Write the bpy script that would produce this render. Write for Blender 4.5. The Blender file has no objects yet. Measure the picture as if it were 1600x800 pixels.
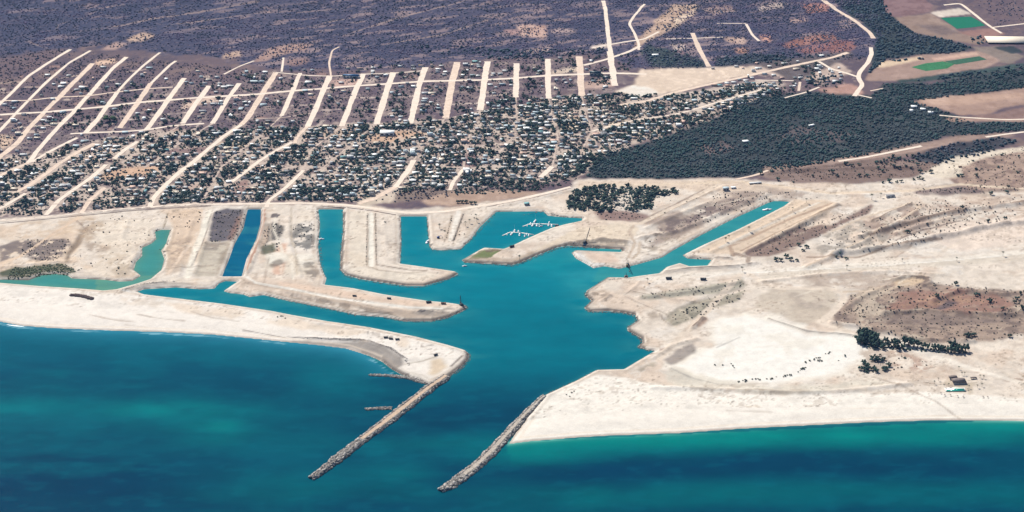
import bpy, math, random
import numpy as np
from mathutils import Vector
random.seed(7); rng = np.random.default_rng(11)
R = math.radians
S = bpy.context.scene

# ------------------------------------------------------------------ camera, sky, sun, exposure
H, PITCH, FPX = 1600.0, R(25.0), 3000.0
cd = bpy.data.cameras.new('camera'); cam = bpy.data.objects.new('camera', cd)
S.collection.objects.link(cam); S.camera = cam
cam.location = (0, 0, H); cam.rotation_euler = (R(90) - PITCH, 0, 0)
cd.sensor_width = 36; cd.lens = 36 * FPX / 1600; cd.clip_start = 1; cd.clip_end = 200000

SUN_EL, SUN_AZ = 47.0, -32.0          # azimuth measured from +Y (away from camera), negative = left
sdir = Vector((math.sin(R(SUN_AZ)) * math.cos(R(SUN_EL)), math.cos(R(SUN_AZ)) * math.cos(R(SUN_EL)), math.sin(R(SUN_EL))))
W = bpy.data.worlds.new('World'); S.world = W; W.use_nodes = True
wn = W.node_tree.nodes; wl = W.node_tree.links
bg = wn['Background']; bg.inputs[1].default_value = 0.07
sky = wn.new('ShaderNodeTexSky'); sky.sky_type = 'NISHITA'; sky.sun_disc = False
sky.sun_elevation = R(SUN_EL); sky.sun_rotation = R(SUN_AZ); sky.altitude = 300
wl.new(sky.outputs[0], bg.inputs[0])
sl = bpy.data.lights.new('sun', 'SUN'); sl.energy = 4.9; sl.angle = R(0.5); sl.color = (1.0, 0.95, 0.85)
so = bpy.data.objects.new('sun', sl); S.collection.objects.link(so)
so.rotation_euler = sdir.to_track_quat('Z', 'Y').to_euler(); so.location = (0, 3000, 3000)
S.view_settings.view_transform = 'Standard'; S.view_settings.look = 'None'
S.view_settings.exposure = 0.60; S.view_settings.gamma = 1.0
S.cycles.volume_bounces = 0; S.cycles.max_bounces = 6

# ------------------------------------------------------------------ helpers
cp, sp = math.cos(PITCH), math.sin(PITCH)
GZ = 3.0
def at(px, py, z=GZ):
    a = (px - 800) / FPX; b = (py - 400) / FPX
    dz = -sp - cp * b; dy = cp - sp * b
    t = (z - H) / dz
    return (a * t, dy * t, z)
def proj(x, y, z=GZ):
    dz = z - H
    f = y * cp - dz * sp; u = y * sp + dz * cp
    return 800 + FPX * x / f, 400 - FPX * u / f
def wpts(pts, z=GZ): return np.array([at(p[0], p[1], z)[:2] for p in pts])
def lin(c):
    c = np.array(c, float) / 255
    return np.where(c <= 0.04045, c / 12.92, ((c + 0.055) / 1.055) ** 2.4)
K = 0.60
def A(r, g, b): return lin((r, g, b)) * K

_T = rng.random((256, 256)).astype(np.float32)
def vnoise(x, y):
    xi = np.floor(x).astype(np.int64); yi = np.floor(y).astype(np.int64)
    fx = (x - xi).astype(np.float32); fy = (y - yi).astype(np.float32)
    fx = fx * fx * (3 - 2 * fx); fy = fy * fy * (3 - 2 * fy)
    x0 = xi & 255; x1 = (xi + 1) & 255; y0 = yi & 255; y1 = (yi + 1) & 255
    return (_T[y0, x0] * (1 - fx) + _T[y0, x1] * fx) * (1 - fy) + (_T[y1, x0] * (1 - fx) + _T[y1, x1] * fx) * fy
def fbm(x, y, s, o=4, seed=0.0):
    r = 0; a = 0.5; n = 0; f = 1.0 / s
    for i in range(o):
        r = r + a * vnoise(x * f + seed + 17.3 * i, y * f + 2.1 * seed + 9.7 * i); n += a; a *= 0.55; f *= 2.03
    return r / n
def inpoly(X, Y, P):
    r = np.zeros(X.shape, bool); n = len(P)
    for i in range(n):
        x1, y1 = P[i]; x2, y2 = P[(i + 1) % n]
        if y1 == y2: continue
        c = (Y > min(y1, y2)) & (Y <= max(y1, y2))
        r ^= c & (X < x1 + (Y - y1) * (x2 - x1) / (y2 - y1))
    return r

class Grid:
    def __init__(s, xs, ys):
        s.xs = np.array(xs, np.float64); s.ys = np.array(ys, np.float64)
        s.X, s.Y = np.meshgrid(s.xs, s.ys)
        s.wx = (fbm(s.X, s.Y, 30, 5, 3.1) - .5) * 2.8; s.wy = (fbm(s.X, s.Y, 30, 5, 8.4) - .5) * 2.8
        s.D = np.full(s.X.shape, 160.0)
    def sl(s, P, m):
        a, b = P.min(0) - m, P.max(0) + m
        return (slice(np.searchsorted(s.ys, a[1]), np.searchsorted(s.ys, b[1])), slice(np.searchsorted(s.xs, a[0]), np.searchsorted(s.xs, b[0])))
    def seg(s, D, p, q, m):
        P = np.array([p, q]); k = s.sl(P, m)
        X = s.X[k]; Y = s.Y[k]
        if X.size == 0: return
        v = P[1] - P[0]; L = max(v @ v, 1e-9)
        t = np.clip(((X - P[0][0]) * v[0] + (Y - P[0][1]) * v[1]) / L, 0, 1)
        d = np.hypot(X - P[0][0] - t * v[0], Y - P[0][1] - t * v[1])
        D[k] = np.minimum(D[k], d)
    def line(s, P, m, closed=False):
        D = np.full(s.X.shape, float(m))
        n = len(P)
        for i in range(n if closed else n - 1): s.seg(D, P[i], P[(i + 1) % n], m)
        return D
    def poly(s, P, warp=0.0, soft=0.0):
        k = s.sl(P, warp + 5)
        m = np.zeros(s.X.shape, np.float32)
        if m[k].size:
            q = inpoly(s.X[k] + s.wx[k] * warp, s.Y[k] + s.wy[k] * warp, P).astype(np.float32)
            if warp >= 3 and min(q.shape) > 4:
                for _ in range(int(soft) or (1 if warp < 6 else 2)):
                    q[1:-1] = (q[:-2] + 2 * q[1:-1] + q[2:]) / 4; q[:, 1:-1] = (q[:, :-2] + 2 * q[:, 1:-1] + q[:, 2:]) / 4
            m[k] = q
        return m

def add_mesh(name, V, F, mat, smooth=False, cols=None, parent=None):
    me = bpy.data.meshes.new(name)
    V = np.asarray(V, np.float32); F = np.asarray(F, np.int32)
    me.vertices.add(len(V)); me.vertices.foreach_set('co', V.ravel())
    me.loops.add(F.size); me.loops.foreach_set('vertex_index', F.ravel())
    me.polygons.add(len(F)); me.polygons.foreach_set('loop_start', np.arange(len(F), dtype=np.int32) * F.shape[1])
    me.polygons.foreach_set('loop_total', np.full(len(F), F.shape[1], np.int32))
    me.update(calc_edges=True)
    if smooth: me.polygons.foreach_set('use_smooth', np.ones(len(F), bool))
    if cols is not None:
        ca = me.color_attributes.new('Col', 'FLOAT_COLOR', 'POINT')
        c4 = np.ones((len(V), 4), np.float32); c4[:, :3] = cols
        ca.data.foreach_set('color', c4.ravel())
    me.materials.append(mat)
    o = bpy.data.objects.new(name, me); S.collection.objects.link(o)
    if parent: o.parent = parent
    return o
def tag(o, label=None, cat=None, group=None, kind=None):
    if label: o['label'] = label
    if cat: o['category'] = cat
    if group: o['group'] = group
    if kind: o['kind'] = kind
    return o
def empty(name, loc=(0, 0, 0), rz=0):
    o = bpy.data.objects.new(name, None); S.collection.objects.link(o)
    o.location = loc; o.rotation_euler = (0, 0, rz); o.empty_display_size = 1; return o
def copy_tree(o, parent=None):
    c = o.copy(); S.collection.objects.link(c); c.parent = parent
    for k in ('label', 'category', 'group'):
        if parent is None and k in c: del c[k]
    for ch in list(o.children): copy_tree(ch, c)
    return c
def kill(o):
    for ch in list(o.children): kill(ch)
    bpy.data.objects.remove(o)

class MB:
    def __init__(s): s.V = []; s.F = []
    def add(s, V, F):
        n = len(s.V); s.V += [tuple(v) for v in V]
        for f in F:
            f = [i + n for i in f]
            if len(f) == 3: s.F.append(f)
            else:
                for k in range(1, len(f) - 1): s.F.append([f[0], f[k], f[k + 1]])
        return s
    def box(s, x0, x1, y0, y1, z0, z1, tx=0, ty=0):
        V = [(x0, y0, z0), (x1, y0, z0), (x1, y1, z0), (x0, y1, z0), (x0 + tx, y0 + ty, z1), (x1 - tx, y0 + ty, z1), (x1 - tx, y1 - ty, z1), (x0 + tx, y1 - ty, z1)]
        return s.add(V, [(0, 3, 2, 1), (4, 5, 6, 7), (0, 1, 5, 4), (1, 2, 6, 5), (2, 3, 7, 6), (3, 0, 4, 7)])
    def bar(s, a, b, r, r2=None, n=6):
        a = Vector(a); b = Vector(b); r2 = r if r2 is None else r2
        d = (b - a).normalized(); u = d.orthogonal().normalized(); w = d.cross(u)
        V = []
        for p, rr in ((a, r), (b, r2)):
            for i in range(n):
                t = 2 * math.pi * i / n; V.append(p + (u * math.cos(t) + w * math.sin(t)) * rr)
        F = [(i, (i + 1) % n, n + (i + 1) % n, n + i) for i in range(n)] + [tuple(range(n))[::-1], tuple(range(n, 2 * n))]
        return s.add(V, F)
    def gable(s, x0, x1, y0, y1, z0, h, t=.15):
        ym = (y0 + y1) / 2
        V = [(x0, y0, z0), (x1, y0, z0), (x1, y1, z0), (x0, y1, z0), (x0, ym, z0 + h), (x1, ym, z0 + h)]
        return s.add(V, [(0, 1, 5, 4), (2, 3, 4, 5), (0, 4, 3), (1, 2, 5), (0, 3, 2, 1)])
    def hip(s, x0, x1, y0, y1, z0, h, i):
        ym = (y0 + y1) / 2
        V = [(x0, y0, z0), (x1, y0, z0), (x1, y1, z0), (x0, y1, z0), (x0 + i, ym, z0 + h), (x1 - i, ym, z0 + h)]
        return s.add(V, [(0, 1, 5, 4), (2, 3, 4, 5), (0, 4, 3), (1, 2, 5), (0, 3, 2, 1)])
    def build(s, name, mat, parent=None, smooth=False): return add_mesh(name, s.V, s.F, mat, smooth, None, parent)

# ------------------------------------------------------------------ materials
def nmat(name):
    m = bpy.data.materials.new(name); m.use_nodes = True
    n = m.node_tree.nodes; return m, n, m.node_tree.links, n['Principled BSDF']
def mix(n, l, a, b, fac, mode='MIX'):
    x = n.new('ShaderNodeMix'); x.data_type = 'RGBA'; x.blend_type = mode
    for s_, v in ((6, a), (7, b)):
        if isinstance(v, bpy.types.NodeSocket): l.new(v, x.inputs[s_])
        else: x.inputs[s_].default_value = (*v, 1)
    if isinstance(fac, bpy.types.NodeSocket): l.new(fac, x.inputs[0])
    else: x.inputs[0].default_value = fac
    return x.outputs[2]
def noise(n, l, scale, detail=4, rough=.6, vec=None):
    t = n.new('ShaderNodeTexNoise'); t.inputs['Scale'].default_value = scale; t.inputs['Detail'].default_value = detail
    t.inputs['Roughness'].default_value = rough
    if vec is None:
        g = n.new('ShaderNodeNewGeometry'); vec = g.outputs['Position']
    l.new(vec, t.inputs['Vector']); return t.outputs['Fac']
def ramp(n, l, f, a, b, lo=(0, 0, 0), hi=(1, 1, 1)):
    r = n.new('ShaderNodeValToRGB'); l.new(f, r.inputs[0])
    r.color_ramp.elements[0].position = a; r.color_ramp.elements[1].position = b
    r.color_ramp.elements[0].color = (*lo, 1); r.color_ramp.elements[1].color = (*hi, 1); return r.outputs[0]
def bump(n, l, f, bs, strength, dist):
    b = n.new('ShaderNodeBump'); b.inputs['Strength'].default_value = strength; b.inputs['Distance'].default_value = dist
    l.new(f, b.inputs['Height']); l.new(b.outputs[0], bs.inputs['Normal'])

def m_ground():
    m, n, l, b = nmat('ground')
    c = n.new('ShaderNodeAttribute'); c.attribute_name = 'Col'
    f1 = noise(n, l, .35, 5, .7); f2 = noise(n, l, .045, 5, .65)
    k1 = ramp(n, l, f1, .3, .72, (.90, .89, .88), (1.06, 1.06, 1.06)); k2 = ramp(n, l, f2, .3, .7, (.93, .92, .92), (1.05, 1.05, 1.05))
    x = mix(n, l, c.outputs[0], k1, 1, 'MULTIPLY'); x = mix(n, l, x, k2, 1, 'MULTIPLY')
    l.new(x, b.inputs['Base Color']); b.inputs['Roughness'].default_value = .95; b.inputs['Specular IOR Level'].default_value = .15
    bump(n, l, f1, b, .6, 1.2)
    return m
def m_water():
    m, n, l, b = nmat('water')
    c = n.new('ShaderNodeAttribute'); c.attribute_name = 'Col'
    tc = n.new('ShaderNodeNewGeometry'); mp = n.new('ShaderNodeMapping'); mp.inputs['Scale'].default_value = (1, 2.2, 1); mp.inputs['Rotation'].default_value = (0, 0, R(12))
    l.new(tc.outputs['Position'], mp.inputs[0])
    f = noise(n, l, .012, 6, .62, mp.outputs[0]); g = noise(n, l, .22, 4, .6, mp.outputs[0])
    x = mix(n, l, c.outputs[0], ramp(n, l, f, .3, .7, (.86, .88, .90), (1.12, 1.12, 1.10)), 1, 'MULTIPLY')
    l.new(x, b.inputs['Base Color']); b.inputs['Roughness'].default_value = .22; b.inputs['IOR'].default_value = 1.33
    b.inputs['Specular IOR Level'].default_value = .015
    bump(n, l, g, b, .5, .8)
    return m
def m_flat(name, col, rough=.8, var=.15, scale=.5, spec=.3, metal=0, rnd=0.0, bmp=0):
    m, n, l, b = nmat(name)
    f = noise(n, l, scale, 4, .6)
    x = mix(n, l, tuple(np.array(col) * (1 - var)), tuple(np.minimum(np.array(col) * (1 + var), .9)), ramp(n, l, f, .3, .7))
    if rnd:
        oi = n.new('ShaderNodeObjectInfo'); r = ramp(n, l, oi.outputs['Random'], 0, 1, (1 - rnd,) * 3, (1 + rnd,) * 3); x = mix(n, l, x, r, 1, 'MULTIPLY')
    l.new(x, b.inputs['Base Color']); b.inputs['Roughness'].default_value = rough; b.inputs['Specular IOR Level'].default_value = spec; b.inputs['Metallic'].default_value = metal
    if bmp: bump(n, l, f, b, .6, bmp)
    return m
def m_attr(name, rough=.9, spec=.15, scale=.8):
    m, n, l, b = nmat(name)
    c = n.new('ShaderNodeAttribute'); c.attribute_name = 'Col'
    x = mix(n, l, c.outputs[0], ramp(n, l, noise(n, l, scale, 3), .3, .7, (.75,) * 3, (1.2,) * 3), 1, 'MULTIPLY')
    l.new(x, b.inputs['Base Color']); b.inputs['Roughness'].default_value = rough; b.inputs['Specular IOR Level'].default_value = spec
    return m
MG = m_ground(); MW = m_water()
MLEAF = m_attr('foliage'); MROCK = m_attr('boulder_rock', .95, .1, .5); MBLD = m_attr('painted_masonry', .7, .3, .4)

# ------------------------------------------------------------------ outlines traced on the ground plan
SEA = [(-2500, 420), (-400, 488), (0, 503), (30, 509), (80, 513), (150, 516), (250, 519), (330, 523), (400, 530), (450, 535), (500, 540), (540, 545), (575, 556), (598, 566), (612, 577),
 (628, 586), (655, 593), (672, 603), (700, 590), (720, 575), (732, 562), (733, 553), (726, 547), (700, 539), (650, 526), (575, 511), (512, 502), (450, 491), (425, 486), (350, 475), (275, 466), (225, 460),
 (214, 456), (225, 452), (275, 449), (312, 452), (335, 451), (342, 443), (352, 439), (371, 440), (362, 446), (349, 455), (360, 458), (380, 460), (390, 464), (412, 461), (450, 470), (475, 475), (525, 485),
 (557, 492), (605, 496), (630, 502), (675, 502), (700, 496), (720, 488), (730, 481), (727, 477), (700, 473), (667, 470), (600, 460), (550, 450), (507, 445), (510, 435), (505, 425), (500, 410), (497, 387),
 (500, 350), (497, 327), (536, 327), (536, 362), (532, 400), (532, 422), (540, 430), (562, 436), (600, 442), (635, 447), (662, 447), (700, 436), (717, 428), (710, 424), (662, 417), (625, 412), (627, 382),
 (626, 338), (667, 338), (669, 362), (671, 385), (676, 390), (690, 391), (720, 389), (735, 375), (750, 355), (775, 331), (840, 330), (850, 331), (856, 337), (875, 339), (910, 341), (909, 345), (885, 350), (862, 356),
 (825, 372), (800, 384), (787, 389), (757, 387), (750, 390), (721, 407), (727, 410), (800, 414), (812, 411), (837, 400), (870, 387), (887, 384), (937, 388), (972, 390), (970, 394), (945, 393), (900, 391),
 (893, 395), (900, 404), (917, 413), (927, 419), (945, 416), (967, 420), (980, 417), (1000, 412), (1035, 402), (1050, 392), (1100, 365), (1150, 340), (1200, 317), (1210, 314), (1234, 315), (1225, 322),
 (1190, 340), (1150, 360), (1100, 382), (1066, 399), (1075, 404), (1112, 406), (1105, 415), (1077, 416), (1062, 411), (1042, 417), (1030, 427), (1000, 431), (980, 434), (950, 433), (936, 442), (917, 454), (914, 461),
 (924, 470), (913, 481), (920, 487), (950, 486), (975, 489), (992, 492), (996, 501), (980, 512), (981, 517), (1002, 529), (1004, 535), (996, 542), (1012, 547), (1024, 548), (1000, 562), (975, 577), (932, 578), (900, 595),
 (852, 617), (832, 642), (812, 666), (794, 694), (825, 690), (862, 687), (900, 684), (950, 681), (1060, 677), (1160, 670), (1260, 665), (1360, 660), (1460, 657), (1600, 658), (2100, 665), (4200, 700), (4200, 1600), (-3200, 1600)]
LAGOON = [(-300, 432), (0, 437), (45, 438), (65, 430), (87, 428), (105, 430), (112, 435), (162, 437), (187, 440), (207, 439), (220, 431), (209, 422), (212, 410), (222, 400), (222, 387), (236, 381), (244, 374), (242, 362),
 (252, 359), (266, 359), (260, 380), (252, 392), (257, 405), (252, 422), (235, 436), (217, 442), (182, 452), (162, 454), (125, 451), (62, 447), (0, 442), (-300, 436)]
CANAL = [(347, 432), (378, 432), (385, 405), (400, 375), (407, 350), (408, 327), (387, 327), (380, 357), (367, 380), (357, 407)]
WSEA, WLAG, WCAN = wpts(SEA, 0), wpts(LAGOON, 0), wpts(CANAL, 0)
def waterfield(G):
    m = np.maximum.reduce([G.poly(P) for P in (WSEA, WLAG, WCAN)])
    D = np.full(G.X.shape, 160.0)
    for P in (WSEA, WLAG, WCAN):
        for i in range(len(P)): G.seg(D, P[i], P[(i + 1) % len(P)], 160)
    return m, D
def spread(a, b, s, grow, far):
    o = []; x = b; st = s
    while x < far: st *= grow; x += st; o.append(x)
    o2 = []; x = a; st = s
    while x > -far: st *= grow; x -= st; o2.append(x)
    return o2[::-1], o

# ------------------------------------------------------------------ terrain
lo, hi = spread(-1650, 1650, 3, 1.35, 60000)
xs = np.concatenate([lo, np.arange(-1650, 1650.1, 3.0), hi])
yc = [2480.0]
while yc[-1] < 5300: yc.append(yc[-1] + 2.6 + (yc[-1] - 2480) / 2800 * 4.6)
lo, hi = spread(yc[0], yc[-1], 7, 1.35, 60000)
ys = np.concatenate([lo, yc, hi])
G = Grid(xs, ys); X, Y = G.X, G.Y
n1 = fbm(X, Y, 60, 5, 1.0); n2 = fbm(X, Y, 14, 4, 5.0); n3 = fbm(X, Y, 300, 4, 9.0); n4 = fbm(X + G.wx * 40, Y * .45, 45, 5, 13.0); n5 = fbm(X, Y, 6, 2, 21.)
def st(x, a, b): t = np.clip((x - a) / (b - a), 0, 1); return t * t * (3 - 2 * t)
C = np.zeros(X.shape + (3,), np.float32)
def lay(mask, col, a=1.0):
    m = (mask * a)[..., None]; C[:] = C * (1 - m) + np.asarray(col, np.float32) * m
C[:] = A(236, 223, 208)
lay(st(n1, .45, .65), A(222, 200, 180), .7); lay(st(n2, .55, .7), A(200, 184, 168), .35); lay(st(n4, .55, .7), A(240, 232, 222), .6)
def pp(pts, warp=10): return G.poly(wpts(pts), warp)
# polygons: (points, colour, warp metres, alpha, mottle) ; mottle None or (noise id, lo, hi)
NZ = {1: n1, 2: n2, 3: n3, 4: n4, 5: n5}
def P(pts, col, warp=8, a=1.0, mot=None):
    m = pp(pts, warp)
    if mot: m = m * st(NZ[mot[0]], mot[1], mot[2])
    lay(m, A(*col), a)
def L(pts, w, col, a=1.0, warp=3):
    Pn = wpts(pts); D = G.line(Pn, w + 25)
    lay(1 - st(D + G.wx * warp, w / 2 - 1.5, w / 2 + 2.0), A(*col), a)
# upland
UP = [(-3000, 260), (-400, 352), (0, 342), (100, 335), (250, 325), (330, 320), (450, 318), (500, 318), (560, 320), (640, 328), (720, 320), (790, 312), (850, 300), (895, 290), (905, 279), (1000, 279), (1160, 279), (1200, 283), (1350, 287), (1430, 275), (1470, 255), (1600, 228), (2300, 100), (5000, -500), (-4000, -700)]
P(UP, (112, 94, 100), 10)
lay((Y > 6200).astype(np.float32), A(100, 84, 92))
mU = pp(UP, 10)
lay(mU * st(n4, .5, .62), A(92, 80, 92), .8); lay(mU * st(n2, .55, .75), A(140, 118, 112), .45); lay(mU * st(n1, .62, .75), A(150, 126, 116), .5)
# far hillside: dry washes, sloping up to the right
FAR = [(-3000, -650), (-3000, 120), (0, 85), (150, 72), (350, 90), (430, 108), (620, 108), (760, 92), (950, 85), (1000, 108), (1100, 106), (1250, 90), (1380, 95), (1380, -100), (3000, -600)]
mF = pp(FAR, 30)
lay(mF, A(72, 72, 98), .9); lay(pp([(-3000, -400), (500, -400), (380, 40), (200, 62), (0, 84), (-3000, 120)], 60), A(58, 64, 92), .6)  # distance haze painted into the far soil as a blue cast
aw = fbm((X * .985 + Y * .17) * .22, Y * .985 - X * .17, 26, 5, 31.0)   # streaks running across the slope
aw = fbm(X * .9 * .3 + Y * .05, (Y - .33 * X) * .9, 50, 5, 33.0)
lay(mF * st(aw, .52, .40), A(60, 62, 88), .65)
aw2 = fbm(X * .30 + 40, (Y - .33 * X) * .8, 16, 4, 77.); lay(mF * st(n3, .35, .6) * st(aw2, .58, .66), A(172, 148, 146), .55); lay(mF * st(fbm(X, Y, 5, 3, 88.), .62, .7), A(150, 130, 134), .35)
lay(mF * st(aw * .6 + aw2 * .4, .60, .70), A(168, 146, 146), .45)
for pts, w in (([(88, 45), (92, 38), (130, 28), (155, 18), (178, 10)], 5), ([(38, 58), (50, 68), (72, 75)], 5), ([(110, 25), (60, 22)], 3), ([(540, 55), (620, 30), (700, 12), (760, -5)], 9), ([(620, 66), (690, 55), (760, 34)], 8), ([(180, 42), (235, 30), (290, 22), (400, 5)], 12), ([(270, 38), (330, 32), (420, 20)], 9), ([(500, 38), (555, 28)], 8)):
    L(pts, w, (185, 160, 150), .55, 5)
# clearings on the far slope
for pts, col in (([(395, 97), (420, 75), (450, 68), (495, 70), (470, 80), (440, 86), (415, 95)], (186, 154, 142)),
  ([(445, 97), (460, 92), (482, 90), (480, 100), (455, 103)], (150, 120, 115)),
  ([(355, 82), (375, 80), (380, 88), (350, 92)], (205, 175, 155)),
  ([(200, 60), (225, 50), (240, 55), (230, 62), (205, 66)], (205, 175, 155)), ([(155, 78), (185, 66), (200, 68), (180, 78)], (190, 160, 150)),
  ([(150, 95), (180, 92), (184, 98), (150, 102)], (225, 190, 165)),
  ([(808, 42), (815, 40), (853, 40), (852, 52), (850, 60), (812, 54)], (200, 165, 150)), ([(860, 48), (895, 46), (900, 52), (862, 53)], (190, 165, 160)), ([(788, 48), (812, 49), (812, 55), (795, 54)], (170, 135, 130)),
  ([(820, 80), (860, 74), (862, 79), (830, 83)], (205, 180, 170)), ([(925, 72), (945, 68), (950, 74), (925, 76)], (225, 205, 190)),
  ([(990, 78), (1000, 60), (1030, 28), (1052, 9), (1096, 9), (1086, 22), (1062, 42), (1034, 54), (1008, 68)], (200, 170, 148)),
  ([(1100, 12), (1145, 8), (1150, 18), (1110, 25)], (165, 140, 135)), ([(1183, 12), (1225, 4), (1222, 14), (1190, 18)], (205, 185, 175)),
  ([(1130, 58), (1165, 60), (1162, 70), (1138, 68)], (195, 165, 150)), ([(1185, 55), (1203, 56), (1200, 65), (1188, 64)], (200, 150, 130)), ([(1148, 75), (1170, 75), (1168, 84), (1150, 83)], (190, 145, 125)),
  ([(1050, 70), (1068, 68), (1072, 78), (1055, 78)], (200, 180, 170)), ([(1040, 80), (1070, 78), (1078, 92), (1058, 94)], (135, 108, 115)),
  ([(1235, 30), (1258, 28), (1260, 34), (1238, 36)], (190, 160, 150)),
  ([(1218, 70), (1255, 58), (1300, 53), (1312, 60), (1280, 66), (1230, 76)], (160, 112, 100)), ([(1240, 79), (1300, 64), (1332, 64), (1335, 72), (1262, 84)], (150, 104, 100)),
  ([(1250, 8), (1290, 8), (1298, 21), (1262, 22)], (165, 115, 105)), ([(1300, 62), (1336, 70), (1330, 82), (1296, 84)], (150, 104, 98))):
    P(pts, col, 9, .95); P(pts, tuple(min(255, c + 25) for c in col), 9, .6, (1, .5, .65)); P(pts, tuple(c - 35 for c in col), 9, .6, (2, .55, .7))
P([(1000, 68), (1030, 46), (1062, 26), (1094, 12), (1070, 34), (1030, 56)], (235, 212, 188), 6, .9, (4, .42, .55))
# town ground
TOWN = [(-300, 342), (0, 340), (100, 334), (250, 324), (400, 318), (560, 318), (640, 305), (700, 300), (850, 290), (905, 278), (915, 265), (960, 235), (1040, 213), (1090, 195), (1130, 182), (1190, 155), (1260, 135), (1330, 140), (1340, 110), (1280, 95), (1190, 100), (1100, 106), (960, 108), (905, 88), (800, 95), (720, 95), (620, 112), (480, 118), (430, 112), (330, 128), (260, 125), (100, 200), (0, 190), (-300, 210)]
mT = pp(TOWN, 18)
tn = fbm(X, Y, 24, 4, 44.)
LOW = [(-300, 342), (0, 340), (250, 324), (400, 318), (560, 318), (700, 300), (905, 278), (960, 235), (1090, 195), (1190, 155), (1200, 130), (1060, 150), (905, 150), (700, 185), (480, 200), (230, 205), (50, 240), (-300, 265)]
mL = pp(LOW, 18)
lay(mT, A(104, 88, 98), .6); lay(mT * (.25 + .6 * mL) * st(tn, .46, .58), A(190, 170, 158), .8); lay(mT * (.4 + .6 * mL) * st(n2, .58, .7), A(222, 202, 186), .7)
LOW = [(-300, 342), (0, 340), (250, 324), (400, 318), (560, 318), (700, 300), (905, 278), (960, 235), (1090, 195), (1190, 155), (1200, 130), (1060, 150), (905, 150), (700, 185), (480, 200), (230, 205), (50, 240), (-300, 265)]
lay(mL, A(170, 150, 138), .45); lay(mL * st(n5 * .5 + tn * .5, .42, .54), A(222, 204, 188), .75)
for pts, col in (([(172, 268), (200, 261), (235, 260), (252, 262), (240, 272), (205, 275), (170, 280), (150, 280)], (214, 176, 146)),
  ([(570, 218), (605, 205), (640, 204), (675, 209), (640, 213), (610, 222), (580, 222)], (212, 176, 148)),
  ([(960, 143), (990, 133), (1000, 110), (1050, 107), (1097, 106), (1150, 104), (1220, 104), (1190, 114), (1135, 124), (1052, 145), (1007, 150)], (236, 214, 192)),
  ([(965, 141), (990, 134), (1010, 136), (1030, 146), (1000, 150)], (250, 240, 228)),
  ([(282, 160), (345, 148), (345, 156), (305, 165), (283, 170)], (228, 200, 180)), ([(520, 125), (560, 122), (556, 133), (515, 136)], (215, 180, 165)), ([(570, 124), (587, 122), (585, 128), (568, 130)], (200, 180, 170)),
  ([(862, 110), (905, 104), (905, 112), (862, 117)], (220, 200, 180)), ([(912, 128), (960, 122), (958, 136), (915, 140)], (205, 175, 160)),
  ([(0, 210), (22, 215), (10, 232), (0, 235)], (225, 195, 170)), ([(140, 240), (165, 232), (180, 236), (160, 246), (130, 252)], (218, 188, 168)),
  ([(875, 190), (900, 180), (915, 190), (900, 200), (880, 202)], (222, 200, 176)), ([(950, 190), (980, 186), (978, 200), (948, 205)], (225, 205, 180)),
  ([(690, 228), (735, 226), (740, 236), (700, 242), (672, 238)], (205, 180, 170)), ([(700, 255), (735, 240), (748, 244), (740, 262)], (160, 130, 130)),
  ([(292, 290), (315, 285), (312, 300), (296, 300)], (196, 170, 155)), ([(370, 284), (388, 282), (386, 298), (366, 300)], (150, 118, 110)),
  ([(262, 232), (322, 230), (320, 240), (262, 240)], (140, 112, 110)), ([(340, 222), (378, 218), (395, 228), (360, 232)], (225, 200, 175)),
  ([(500, 205), (560, 200), (575, 210), (540, 216), (500, 214)], (205, 180, 160)),
  ([(560, 312), (640, 296), (650, 292), (640, 310), (560, 325)], (215, 198, 178)),
  ([(620, 300), (645, 292), (720, 292), (715, 300), (690, 312), (612, 316)], (128, 110, 102)),
  ([(690, 302), (720, 298), (790, 297), (850, 300), (800, 310), (740, 318), (680, 322), (660, 316)], (188, 160, 140)),
  ([(1025, 150), (1100, 140), (1190, 126), (1230, 132), (1190, 142), (1140, 160), (1100, 175)], (215, 198, 184)),
  ([(1190, 100), (1260, 92), (1310, 98), (1330, 112), (1290, 128), (1220, 120), (1180, 112)], (206, 184, 170)),
  ([(1280, 140), (1330, 130), (1350, 145), (1340, 152), (1300, 150)], (190, 150, 135))):
    P(pts, col, 7, .9); P(pts, tuple(min(255, c + 18) for c in col), 7, .6, (2, .5, .65)); P(pts, tuple(c - 25 for c in col), 7, .35, (1, .55, .7))
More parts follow.
